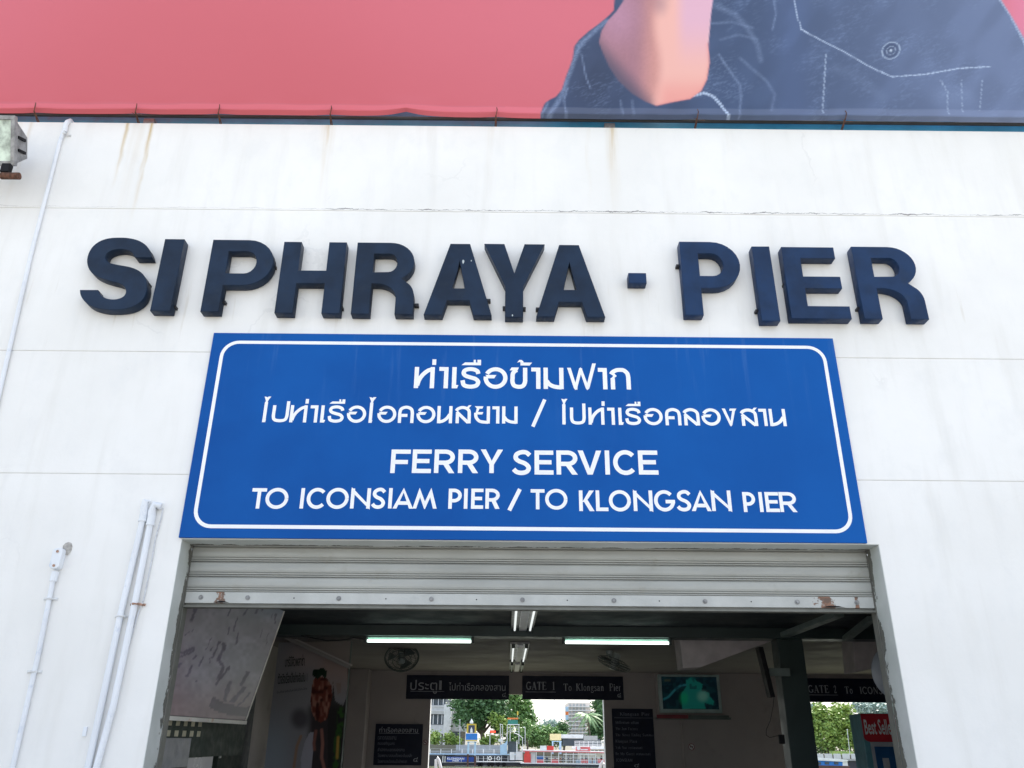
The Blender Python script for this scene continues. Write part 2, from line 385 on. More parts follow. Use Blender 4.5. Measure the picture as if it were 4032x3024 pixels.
# moulding at the head of the back wall, corner pier, steel posts
mz = atY(2030, 2648, YB).z
MB().box(-2.53, 2.75, YB-0.03, YB-0.002, mz-0.012, mz+0.03).build('moulding', M['inwall'], building, bevel=0.004)
MB().box(2.76, RX-0.01, YB-0.014, YB-0.002, mz-0.006, mz+0.005).build('moulding', M['inwall'], building)
MB().box(atY(1375, 2700, 9.55).x, atY(1448, 2700, 9.55).x, 9.55, YB-0.035, 0, CZ-0.0006).build('corner_pier', M['inwall'], building, bevel=0.01)
MB().box(-2.56, -2.53, YB-0.06, YB-0.031, 0, 2.71).build('pipe_run', M['inwall'], building, bevel=0.008)
MB().tube([(atY(2684, 2850, 9.96).x, 9.96, 0), (atY(2684, 2850, 9.96).x, 9.96, 2.0)], 0.022).build('pipe_run', M['inwall'], building, smooth=True)
MB().box(3.0, 3.285, 3.40, 3.62, 0, 2.653).build('column', M['green'], building, bevel=0.006)
MB().box(-3.12, -2.93, 3.40, 3.62, 0, 2.653).build('column', M['greenlight'], building, bevel=0.006)
# gate reveals: white strips paint in the daylight on these edges
MB().box(g1[0]-0.001, g1[0]+0.006, YB-0.004, YB+0.184, 0, g1[2]-0.004).build('gate_edge', M['signwhite'], building)
MB().box(g1[1]-0.006, g1[1]+0.001, YB-0.004, YB+0.184, 0, g1[2]-0.004).build('gate_edge', M['signwhite'], building)
# cornice strip on the side wall
MB().bar(atY(1110, 2503, 4.8), atY(1378, 2629, 4.8), 0.05, 0.04).build('strut', M['inceil'], building)
MB().bar(atY(1128, 2500, 4.85), atY(1386, 2620, 4.85), 0.03, 0.02).build('strut', M['inwall'], building)
# slanting pale haunches on the right under the ceiling
def haunch(P, name):
    # P: list of four (px,py,Y) along the lower edge strip: near-right end and far-left end
    (ax, ay, aY), (bx, by, bY), wd = P
    A = atY(ax, ay, aY); B = atY(bx, by, bY)
    d = Vector((A.x-B.x, A.y-B.y, 0)).normalized(); s = Vector((-d.y, d.x, 0))*wd
    if s.x > 0: s = -s
    b = MB(); A2 = A - s; B2 = B - s
    T = CZ-0.004
    b.add([B, A, (A.x, A.y, T), (B.x, B.y, T), B2, A2, (A2.x, A2.y, T), (B2.x, B2.y, T)],
          [(0,1,2,3),(7,6,5,4),(0,3,7,4),(1,5,6,2),(0,4,5,1),(3,2,6,7)])
    return b.build(name, M['whiteceil'], building, bevel=0.012)
M['whiteceil'] = mk('pale_haunch_paint', (0.42, 0.38, 0.385), 0.7)
for pts in ([(2675, 2505), (2690, 2632), (2762, 2627), (3050, 2520), (3050, 2505)], [(3356, 2515), (3368, 2648), (3437, 2634), (3600, 2595), (3600, 2512)]):
    P = [atY(px, py, 4.0) for px, py in pts]; P = [(p.x, min(p.z, CZ-0.0006)) for p in P]
    b = MB(); prism(b, P, 4.0, 4.35); b.build('haunch', M['whiteceil'], building, bevel=0.01)
# struts of the dark soffit
for (x0, y0, Y0), (x1, y1, Y1), wd in (((3300, 2395, 1.9), (3090, 2500, 3.1), 0.10), ((3425, 2400, 2.2), (3330, 2515, 3.25), 0.07)):
    A = atY(x0, y0, Y0); B = atY(x1, y1, Y1)
    MB().bar((A.x, A.y, min(A.z, CZ-0.05)), (B.x, B.y, min(B.z, CZ-0.05)), wd, 0.05).build('strut', M['greenlight'], building)
# left: vent blocks, cabinet front, laminate panel
for nm, mt, x0, y0, x1, y1, X in (('vent_wall', 'vent', 640, 2838, 762, 2905, -2.62),):
    p = atX(x0, y0+30, X); q = atX(x1, y0+30, X)
    b = MB().box(X-0.05, X, 0.5, 2.9, 1.45, 1.86); b.build(nm, M[mt], building)
    for zc in (atX(700, 2846, X).z, atX(700, 2888, X).z):
        for k in range(7):
            y = 0.50 + k*0.17
            MB().box(X-0.0005, X+0.004, y, y+0.075, zc-0.022, zc+0.022).build('vent_hole', M['venthole'], building)

floor = tag(MB().box(-WX, WX, -0.0, YB+0.2, -0.3, 0.0).build('floor', M['floor']), kind='structure')
tag(MB().add([(-150, -150, -0.004), (150, -150, -0.004), (150, -0.002, -0.004), (-150, -0.002, -0.004)], [(0, 1, 2, 3)]).build('forecourt_ground', M['paving']), kind='structure')

# ------------------------------------------------------------------ painted print on grid meshes
def inpoly(x, y, poly):
    c = np.zeros(x.shape, bool); n = len(poly)
    for i in range(n):
        x0, y0 = poly[i]; x1, y1 = poly[(i+1) % n]
        k = ((y0 > y) != (y1 > y))
        with np.errstate(divide='ignore', invalid='ignore'):
            c ^= k & (x < (x1-x0)*(y-y0)/((y1-y0) if y1 != y0 else 1e-9)+x0)
    return c
def pdist(x, y, pts):
    d = np.full(x.shape, 1e9); tt = np.zeros(x.shape); acc = 0
    for (x0, y0), (x1, y1) in zip(pts[:-1], pts[1:]):
        L = math.hypot(x1-x0, y1-y0); t = np.clip(((x-x0)*(x1-x0)+(y-y0)*(y1-y0))/(L*L), 0, 1)
        e = np.hypot(x-x0-t*(x1-x0), y-y0-t*(y1-y0)); k = e < d
        d = np.where(k, e, d); tt = np.where(k, acc+t*L, tt); acc += L
    return d, tt
def soft(x, y, poly, w=3.0):
    d, _ = pdist(x, y, poly+[poly[0]]); d = np.where(inpoly(x, y, poly), d, -d)
    return np.clip(0.5+d/(2*w), 0, 1)
def sm(a, b, v):
    t = np.clip((v-a)/(b-a), 0, 1); return t*t*(3-2*t)
def vnoise(x, y, s, seed=0):
    g = np.random.default_rng(seed).random((64, 64)); u = x/s; v = y/s
    i = np.floor(u).astype(int); j = np.floor(v).astype(int); fu = u-i; fv = v-j
    fu = fu*fu*(3-2*fu); fv = fv*fv*(3-2*fv)
    a = g[i % 64, j % 64]; b = g[(i+1) % 64, j % 64]; c = g[i % 64, (j+1) % 64]; d = g[(i+1) % 64, (j+1) % 64]
    return a*(1-fu)*(1-fv)+b*fu*(1-fv)+c*(1-fu)*fv+d*fu*fv
def L3(r, g, b): return np.array(lin(r, g, b))
def lerp(c, col, k): return c*(1-k[..., None]) + np.asarray(col)*k[..., None]
def grid_print(name, P00, P10, P11, P01, nu, nv, fn, mat, parent, disp=None, us=None, vs=None):
    us = np.linspace(0, 1, nu) if us is None else us; vs = np.linspace(0, 1, nv) if vs is None else vs
    nu, nv = len(us), len(vs)
    U, V = np.meshgrid(us, vs)
    c = [np.array(p, float) for p in (P00, P10, P11, P01)]
    P = (c[0]*((1-U)*(1-V))[..., None] + c[1]*(U*(1-V))[..., None] + c[2]*(U*V)[..., None] + c[3]*((1-U)*V)[..., None])
    px, py = topx(P)
    C = fn(px, py)
    if disp is not None: P = disp(P, U, V)
    idx = np.arange(nu*nv).reshape(nv, nu)
    F = np.stack([idx[:-1, :-1], idx[:-1, 1:], idx[1:, 1:], idx[1:, :-1]], -1).reshape(-1, 4)
    off = np.array(wloc(parent)) if parent is not None else 0
    me = bpy.data.meshes.new(name); me.from_pydata((P.reshape(-1, 3)-off).tolist(), [], F.tolist()); me.update()
    at = me.color_attributes.new('print', 'FLOAT_COLOR', 'POINT')
    at.data.foreach_set('color', np.concatenate([np.clip(C, 0, 1).reshape(-1, 3), np.ones((nu*nv, 1))], 1).ravel())
    return link(name, me, mat, parent, smooth=True)

# ------------------------------------------------------------------ the billboard above
def banner_print(px, py):
    u = (px-2016)/0.9114; v = py/0.9114
    c = np.zeros(px.shape+(3,)) + L3(212, 110, 120)
    c = lerp(c, L3(220, 122, 136), sm(500, 0, py)*0.55 + sm(1300, 2300, px)*0.45)
    c = lerp(c, L3(208, 106, 114), sm(600, 200, np.hypot((px-750)/1.6, py-300))*0.5)
    c = lerp(c, L3(226, 138, 165), sm(3880, 4050, px)*1.0)
    c = c*(1+0.13*(sm(462, 448, -0) * 0 + ((py > 409+px*0.0065)))[..., None])
    body = [(420, 62), (380, 95), (330, 132), (290, 168), (270, 195), (262, 250), (248, 290), (235, 322), (215, 385), (190, 415), (160, 430), (143, 442), (133, 462), (122, 505), (115, 800), (3500, 800), (3500, 300), (2212, 165), (2160, 75), (2100, -20), (2050, -900), (500, -900), (440, 40)]
    den = soft(u, v, body)
    dc = np.zeros_like(c) + L3(82, 96, 122)
    dc = lerp(dc, L3(128, 138, 162), sm(900, 2250, u)*0.85)
    dc = lerp(dc, L3(74, 84, 108), sm(900, 700, u)*0.6)
    dc = lerp(dc, L3(70, 78, 98), sm(220, 0, np.hypot(u-350, (v-330)*0.8))*0.8)
    dc = lerp(dc, L3(104, 120, 155), sm(140, 0, np.abs(u-1190-(v*0.05)))*0.35)
    # woven twill and worn patches
    tw = vnoise(u*0.8+v*1.6, v*0.6-u*0.25, 9, 3); wn_ = vnoise(u, v, 95, 5)
    speck = (rng.random(u.shape) > 0.80) * sm(0.55, 0.8, wn_)
    dc = lerp(dc, L3(150, 165, 190), np.clip(sm(0.55, 0.95, tw)*0.22*sm(0.35, 0.75, wn_) + speck*0.12, 0, 1))
    fo = vnoise(u*0.9+v*0.7, v*0.35-u*0.3, 60, 17)
    dc = dc*(0.93+0.14*sm(0.2, 0.85, fo))[..., None]
    for pts, wd, k, dash in (([(1250, 130), (1340, 180), (1430, 225), (1540, 290), (1640, 335), (1780, 325), (1930, 298), (2063, 290)], 4, 0.8, 10),
                       ([(1218, -20), (1230, 70), (1252, 132)], 4, 0.7, 12), ([(1355, 240), (1350, 330), (1340, 500)], 4, 0.55, 14),
                       ([(785, 412), (830, 400), (870, 415), (905, 455), (935, 512)], 8, 0.9, 13),
                       ([(2095, -20), (2150, 60), (2212, 180), (2260, 300)], 9, 0.55, 12), ([(1850, 350), (1880, 400), (1880, 510)], 4, 0.45, 14), ([(1940, 350), (1945, 500)], 3, 0.4, 12), ([(2030, 350), (2020, 480)], 3, 0.4, 12)):
        d, t = pdist(u, v, pts)
        dc = lerp(dc, L3(215, 225, 238), sm(wd, wd*0.4, d)*k*(0.45+0.55*((t % dash) < dash*0.6)))
    for pts, wd, k in (([(870, 20), (960, 60), (1010, 110), (1060, 190), (1075, 260)], 20, 0.2), ([(895, 235), (930, 290), (985, 365), (990, 420), (980, 510)], 9, 0.3), ([(985, 250), (1040, 300), (1100, 350), (1135, 410), (1120, 480)], 12, 0.2),
                       ([(1130, -10), (1140, 60), (1125, 130)], 7, 0.35), ([(860, 100), (950, 95), (1040, 120)], 10, 0.22), ([(900, 170), (980, 150), (1060, 170)], 10, 0.18), ([(300, 230), (320, 330), (340, 380)], 6, 0.4), ([(470, 430), (478, 500)], 7, 0.3), ([(520, 430), (525, 500)], 7, 0.3), ([(1400, 300), (1480, 330), (1600, 420)], 40, 0.08), ([(1850, 420), (1960, 420)], 60, 0.12),
                       ([(410, 85), (345, 140), (290, 195), (262, 275), (235, 350), (215, 410), (160, 505)], 18, 0.42), ([(240, 380), (225, 430), (235, 505)], 8, 0.4), ([(155, 440), (130, 500)], 9, 0.4)):
        d, t = pdist(u, v, pts)
        g = 0.6+0.4*(rng.random(u.shape) > 0.45)
        dc = lerp(dc, L3(178, 192, 216), sm(wd, 0, d)*k*g)
    br = np.hypot((u-1635)*0.95+(v-222)*0.15, (v-222))
    dc = lerp(dc, L3(190, 200, 212), sm(4, 0, np.abs(br-36))*0.9); dc = lerp(dc, L3(60, 70, 95), sm(34, 26, br)*0.55); dc = lerp(dc, L3(180, 190, 205), sm(3, 0, np.abs(br-18))*0.7); dc = lerp(dc, L3(220, 228, 235), sm(8, 3, br))
    c = c*(1-den[..., None])+dc*den[..., None]
    arm = [(486, -200), (482, 0), (452, 45), (415, 85), (388, 128), (376, 178), (392, 222), (420, 285), (460, 345), (520, 402), (580, 438), (625, 455), (690, 440), (770, 426), (818, 392), (843, 342), (854, 270), (849, 190), (860, 60), (868, 0), (872, -200)]
    hemk = (py > 409+px*0.0065)*1.0
    am = soft(u, v, arm)
    ac = np.zeros_like(c) + L3(214, 160, 152)
    ac = lerp(ac, L3(172, 130, 142), sm(640, 520, u + (v-200)*0.05))
    ac = lerp(ac, L3(198, 156, 184), sm(200, 0, np.hypot((u-455)*1.3, v-60))*0.6)
    ac = ac*(0.96+0.08*vnoise(u, v, 7, 31))[..., None]
    ac = lerp(ac, L3(95, 92, 112), sm(0, 130, (v-120) - (u-385)*1.15)*0.9)
    ac = lerp(ac, L3(246, 196, 184), sm(600, 660, u+12*np.sin(v/60)))
    ac = lerp(ac, L3(226, 190, 218), sm(690, 760, u)*sm(330, 60, v)*0.75)
    ac = lerp(ac, L3(240, 160, 150), sm(300, 420, v)*sm(600, 680, u)*0.6)
    ac = lerp(ac, L3(236, 150, 148), sm(14, 0, pdist(u, v, arm[11:18])[0])*0.6)
    ac = lerp(ac, L3(120, 105, 130), sm(60, 0, np.hypot(u-640, (v-10)*0.7))*0.4)
    c = c*(1-am[..., None])+ac*am[..., None]
    jk = (den*(1-am))[..., None]
    c = c*(np.array([0.84, 0.76, 0.76])*(1-jk)+np.array([0.66, 0.72, 0.83])*jk)
    return np.clip(c + hemk[..., None]*0.03*den[..., None], 0, 1)
BY = -0.06
zb = atY(2016, 460, BY).z                       # lower edge of the banner
bill = thing('billboard', 'large red advertising banner showing a denim sleeve and bare elbow, over the white wall', 'billboard', (0, BY, ZTOP))
BH = 4.6
us = np.concatenate([np.linspace(0, 0.16, 12, endpoint=False), np.linspace(0.16, 0.84, 1000), np.linspace(0.85, 1, 10)])
vs = np.concatenate([np.linspace(0, 0.022, 10, endpoint=False), np.linspace(0.022, 0.46, 150), np.linspace(0.48, 1, 10)])
tx = [atY(px, 470, BY).x for px in (135, 535, 862, 1303, 1597, 1955, 2745, 3325)]
def bdisp(P, U, V):
    P = P.copy(); x = P[..., 0]; h = V*BH
    hem = np.clip((0.125-h)/0.10, 0, 1)*0.035
    roll = np.where(h < 0.022, (0.022-h)*2.2, 0)
    P[..., 1] += roll - hem
    for t in tx[:]:
        P[..., 2] += 0.010*np.exp(-((x-t)/0.12)**2)*np.exp(-h/0.05)
    P[..., 2] += 0.045*np.exp(-np.abs((x-tx[4])/0.16))*np.exp(-h/0.06)
    P[..., 1] += 0.012*np.sin(x*1.1+0.6)*np.exp(-((h-1.2)/1.5)**2) - 0.012*np.exp(-((x-tx[4])/0.25)**2)*np.exp(-((h-0.12)/0.1)**2)
    P[..., 1] += 0.004*np.sin(x*9)*np.exp(-((h-0.1)/0.08)**2)
    return P
grid_print('banner', (-11, BY, zb), (11, BY, zb), (11, BY, zb+BH), (-11, BY, zb+BH), 0, 0, banner_print, M['vinyl'], bill, bdisp, us, vs)
MB().box(-11, 11, 0.10, 0.16, ZTOP-0.01, ZTOP+0.34).box(-11, 11, 0.06, 0.16, ZTOP+0.001, ZTOP+0.03).build('beam', M['steelblue'], bill)
for k in range(12):
    x = -10.5 + k*1.9
    MB().bar((x, 0.22, ZTOP-0.3), (x, 0.22, ZTOP+4.5), 0.06).build('upright', M['steelblue'], bill)
MB().tube([(-11, -0.012, zb+0.012), (11, -0.012, zb+0.012)], 0.017, 8).build('shadow_line_tube', M['cable'], bill)  # dark tube added to draw the shadow line under the banner
MB().box(-11, 11, 0.17, 0.20, zb+0.15, zb+0.21).box(-11, 11, 0.17, 0.20, zb+4.4, zb+4.46).build('crossbar', M['steelblue'], bill)
for i, t in enumerate(tx):
    if i == 4: continue
    b = MB(); z0 = zb
    b.tube([(t, BY-0.045, z0+0.07), (t+0.006, BY-0.05, z0+0.04), (t-0.004, BY-0.03, z0-0.01), (t, 0.03, z0-0.06), (t+0.004, 0.04, ZTOP-0.005)], 0.0045, 5)
    b.tube([(t-0.006, BY-0.03, z0-0.01), (t-0.014, 0.0, z0-0.05), (t-0.004, 0.045, ZTOP+0.0)], 0.006, 5)
    if i in (1, 6, 7): b.tube([(t-0.01, BY-0.02, z0-0.03), (t+0.06, BY-0.03, z0-0.045)], 0.003, 4).tube([(t, BY-0.02, z0-0.04), (t-0.035, BY-0.03, z0-0.02)], 0.003, 4)
    b.build('wire_tie', M['rust'], bill)
for px in (2400, 585):
    x = atY(px, 490, 0.05).x
    MB().box(x-0.05, x+0.05, 0.04, 0.099, ZTOP+0.002, ZTOP+0.09).build('bracket_plate', M['galv'], bill)
    MB().box(x-0.06, x+0.06, 0.03, 0.06, ZTOP+0.0005, ZTOP+0.012).build('bracket_foot', M['rust'], bill)

# ------------------------------------------------------------------ raised letters
def curve_mesh(name, splines, ext, bev=0.0):
    cu = bpy.data.curves.new(name, 'CURVE'); cu.dimensions = '2D'; cu.fill_mode = 'BOTH'
    cu.extrude = ext; cu.bevel_depth = bev; cu.bevel_resolution = 1; cu.offset = -bev
    for pts in splines:
        sp = cu.splines.new('POLY'); sp.points.add(len(pts)-1); sp.use_cyclic_u = True
        for k, (x, y) in enumerate(pts): sp.points[k].co = (x, y, 0, 1)
    o = bpy.data.objects.new(name, cu); COL.objects.link(o)
    me = bpy.data.meshes.new_from_object(o, depsgraph=None)
    bpy.data.objects.remove(o); return me
def smoothc(pts, n=8):
    pts = [Vector(p).to_2d() if len(p) == 3 else Vector(p) for p in pts]; P = [pts[0]*2-pts[1]] + pts + [pts[-1]*2-pts[-2]]; out = []
    for i in range(1, len(P)-2):
        for k in range(n):
            t = k/n
            out.append(0.5*((2*P[i]) + (P[i+1]-P[i-1])*t + (2*P[i-1]-5*P[i]+4*P[i+1]-P[i+2])*t*t + (3*P[i]-P[i-1]-3*P[i+1]+P[i+2])*t**3))
    out.append(pts[-1]); return [tuple(p) for p in out]
def ribbon(pts, wd):                 # mitred outline polygon of a polyline, butt ends
    P = [Vector(p) for p in pts]; Lf, Rt = [], []
    for i, p in enumerate(P):
        d0 = (P[i]-P[i-1]).normalized() if i else None
        d1 = (P[i+1]-P[i]).normalized() if i < len(P)-1 else None
        if d0 is None: n = Vector((-d1.y, d1.x))*wd/2
        elif d1 is None: n = Vector((-d0.y, d0.x))*wd/2
        else:
            n0 = Vector((-d0.y, d0.x)); n1 = Vector((-d1.y, d1.x)); s = (n0+n1)
            if s.length < 0.2: n = n0*wd/2
            else:
                s.normalize(); n = s*(wd/2/max(0.35, s.dot(n0)))
        Lf.append(p+n); Rt.append(p-n)
    return [tuple(q) for q in Lf+Rt[::-1]]
def arc(cx, cy, rx, ry, a0, a1, n=14):
    return [(cx+rx*math.cos(R(a0+(a1-a0)*k/n)), cy+ry*math.sin(R(a0+(a1-a0)*k/n))) for k in range(n+1)]
def big(ch, W, s):
    H = 100.0; t = 15.5                # s: upright stroke, t: flat bar thickness
    if ch == 'I': return [[(0,0),(W,0),(W,H),(0,H)]]
    if ch == '.': return [[(0,0),(W,0),(W,W*1.0),(0,W*1.0)]]
    if ch == 'H': return [[(0,0),(s,0),(s,41),(W-s,41),(W-s,0),(W,0),(W,H),(W-s,H),(W-s,59),(s,59),(s,H),(0,H)]]
    if ch == 'E': return [[(0,0),(W,0),(W,17),(s,17),(s,41.5),(W-5,41.5),(W-5,58),(s,58),(s,84),(W-7,84),(W-7,H),(0,H)]]
    if ch == 'A': return [[(0,0),(s*1.0,0),(s+5.5,20),(W-s-5.5,20),(W-s,0),(W,0),(W/2+s*0.56,H),(W/2-s*0.56,H)], [(s+11,36.5),(W-s-11,36.5),(W/2,76)]]
    if ch == 'Y': return [[(W/2-s*0.5,0),(W/2+s*0.5,0),(W/2+s*0.5,41),(W,H),(W-s*1.15,H),(W/2,59),(s*1.15,H),(0,H),(W/2-s*0.5,41)]]
    if ch == 'P':
        r = min(33, W-s-4)
        o = [(0,0),(s,0),(s,36)] + arc(W-r, 68, r, 32, -90, 90) + [(0,H)]
        r2 = max(6, r-s*0.92)
        h = [(s,52.5)] + arc(W-s*0.95-r2, 68, r2, 15.5, -90, 90, 10) + [(s,83.5)]
        return [o, h]
    if ch == 'R':
        r = min(30, W-s-6)
        o = [(0,0),(s,0),(s,41.5),(s+6,41.5)] + arc(s+6, 22, W-2*s-6, 19.5, 88, 4, 9) + [(W-s,0),(W,0),(W,20)] + arc(W-s*0.8, 24, s*0.8, 22, -4, 62, 8) + arc(W-2-r, 72.5, r, 27.5, -58, 90, 14) + [(0,H)]
        r2 = max(6, r-s*0.9)
        h = [(s,57.5)] + arc(W-2-s*0.95-r2, 71, r2, 13, -90, 90, 10) + [(s,84)]
        return [o, h]
    if ch == 'S':
        c = smoothc([(81,71),(77,83),(63,90.5),(46,92),(25,88.5),(14,75),(20,62),(42,53.5),(66,45.5),(79.5,30),(71,13.5),(47,8),(23,12),(13,31)], 6)
        f = W/92; P = [(x*f, y) for x, y in c]
        # stroke thicker where it runs upright, thinner where flat
        Lf, Rt = [], []
        for i in range(len(P)):
            a = Vector(P[max(0, i-1)]); b_ = Vector(P[min(len(P)-1, i+1)]); d = (b_-a).normalized(); nn = Vector((-d.y, d.x))
            wd = (15.0*abs(d.x)+s*0.95*abs(d.y))/2
            Lf.append(tuple(Vector(P[i])+nn*wd)); Rt.append(tuple(Vector(P[i])-nn*wd))
        return [Lf+Rt[::-1]]
TH = 0.10
def bigletter(ch, bl, br, ytop, mt, label, bolt=None, chips=(), tilt=0.0):
    # bl/br: photo pixels of the letter's lower left and lower right front corners
    A = atY(*bl, -TH); B = atY(*br, -TH); Z1 = atY((bl[0]+br[0])/2, ytop, -TH).z
    Hm = (Z1-A.z); sc = Hm/100.0; W = (B.x-A.x)/sc
    stem = (atY(bl[0]+72, bl[1], -TH).x-A.x)/sc
    sp = [[(x*sc, y*sc) for x, y in p] for p in big(ch, W, stem)]
    if ch == '.': sp = [[(0, 0), (W*sc, 0), (W*sc, Hm), (0, Hm)]]
    if ch == 'S':
        o1 = smoothc([(655,180),(650,158),(634,130),(602,108),(562,97),(520,94),(470,97),(427,112),(395,140),(378,178),(378,212),(393,242),(425,264),(470,280),(512,291),(536,305),(544,326),(537,345),(516,357),(490,361),(461,357),(440,346),(429,333),(424,320)], 3)
        o2 = smoothc([(345,320),(348,342),(364,368),(394,390),(440,403),(490,406),(540,402),(585,387),(618,360),(633,325),(634,290),(623,259),(600,237),(565,222),(518,213),(480,205),(461,194),(456,179),(463,162),(486,149),(520,144),(550,148),(571,160),(583,180)], 3)
        P = [atY(*c3(u, v), -TH) for u, v in o1+o2]
        sp = [[(p.x-A.x, p.z-A.z) for p in P]]
    me = curve_mesh('letter', sp, TH/2-0.006, 0.004)
    e = thing('sign_letter', label, 'sign letter', (A.x, -TH/2-0.005, A.z), 'raised letters of the pier name')
    for v in me.vertices: v.co = (v.co.x, -v.co.z, v.co.y)
    me.flip_normals() if hasattr(me, 'flip_normals') else None
    o = link('letter_body', me, mt, e)
    e.rotation_euler = (0, tilt, 0)
    bx = bolt if isinstance(bolt, (list, tuple)) else []
    for (px, py) in bx:
        q = atY(px, py, -0.03)
        MB().box(q.x-0.018, q.x+0.018, -0.05, 0.0, q.z-0.010, q.z+0.010).build('fixing_tab', M['screw'], e)
    for (px, py, r) in chips:
        q = atY(px, py, -TH-0.001)
        pts = [(q.x+r*math.cos(a)*random.uniform(.5, 1.0)*0.7, -TH-0.0035, q.z+r*math.sin(a)*random.uniform(.6, 1.3)) for a in [k*0.785 for k in range(8)]]
        MB().add(pts, [tuple(range(8))]).build('paint_chip', M['chip'], e)
    return e
c3 = lambda u, v: (u*0.9114, 850+v*0.9114)
c4 = lambda u, v: (2016+u*0.9114, 850+v*0.9114)
N, NB = M['navy'], M['navyb']
bigletter('S', c3(342, 403), c3(614, 403), c3(0, 97)[1], N, 'big navy raised letter S, first of SI PHRAYA, beside the thin conduit', [c3(640, 300)])
bigletter('I', c3(648, 410), c3(736, 410), c3(0, 100)[1], N, 'big navy raised letter I between the letters S and P', [c3(754, 397)])
bigletter('P', c3(865, 413), c3(1150, 413), c3(0, 104)[1], N, 'big navy raised letter P at the start of PHRAYA', [c3(1184, 222), c3(967, 375)])
bigletter('H', c3(1185, 419), c3(1467, 419), c3(0, 113)[1], N, 'big navy raised letter H above the blue sign', [c3(1474, 400)])
bigletter('R', c3(1515, 423), c3(1783, 423), c3(0, 116)[1], N, 'big navy raised letter R in PHRAYA, between H and A', [c3(1800, 388)])
bigletter('A', c3(1830, 427), c3(2124, 427), c3(0, 121)[1], N, 'big navy raised letter A with a pale paint chip near its top', [c3(2110, 368)], [(*c3(2001, 198), 0.022), (*c3(2036, 194), 0.009)])
A = c4(-110, 434)
bigletter('Y', (1900, 1248), (2148, 1248), c3(0, 122)[1], N, 'big navy raised letter Y between the two letters A', [c4(50, 403), c3(2181, 400)], [(*c4(2, 430), 0.01)])
bigletter('A', c4(105, 435), c4(403, 435), c4(0, 126)[1], N, 'big navy raised letter A at the end of PHRAYA, before the square dot', [c4(112, 405)])
bigletter('.', c4(505, 290), c4(582, 290), c4(0, 247)[1], NB, 'small navy square dot block between PHRAYA and PIER')
bigletter('P', c4(750, 428), c4(1012, 428), c4(0, 113)[1], NB, 'big dark blue raised letter P at the start of PIER', [c4(717, 219)], [(*c4(934, 139), 0.006)])
bigletter('I', c4(1080, 454), c4(1160, 454), c4(0, 133)[1], NB, 'big dark blue raised letter I, hung lower, in PIER', [c4(1060, 413)], tilt=R(-0.5))
bigletter('E', c4(1208, 443), c4(1468, 443), c4(0, 136)[1], NB, 'big dark blue raised letter E in PIER', [c4(1180, 299)])
bigletter('R', c4(1523, 445), c4(1802, 445), c4(0, 135)[1], NB, 'big dark blue raised letter R, last of PIER', [c4(1497, 403)])

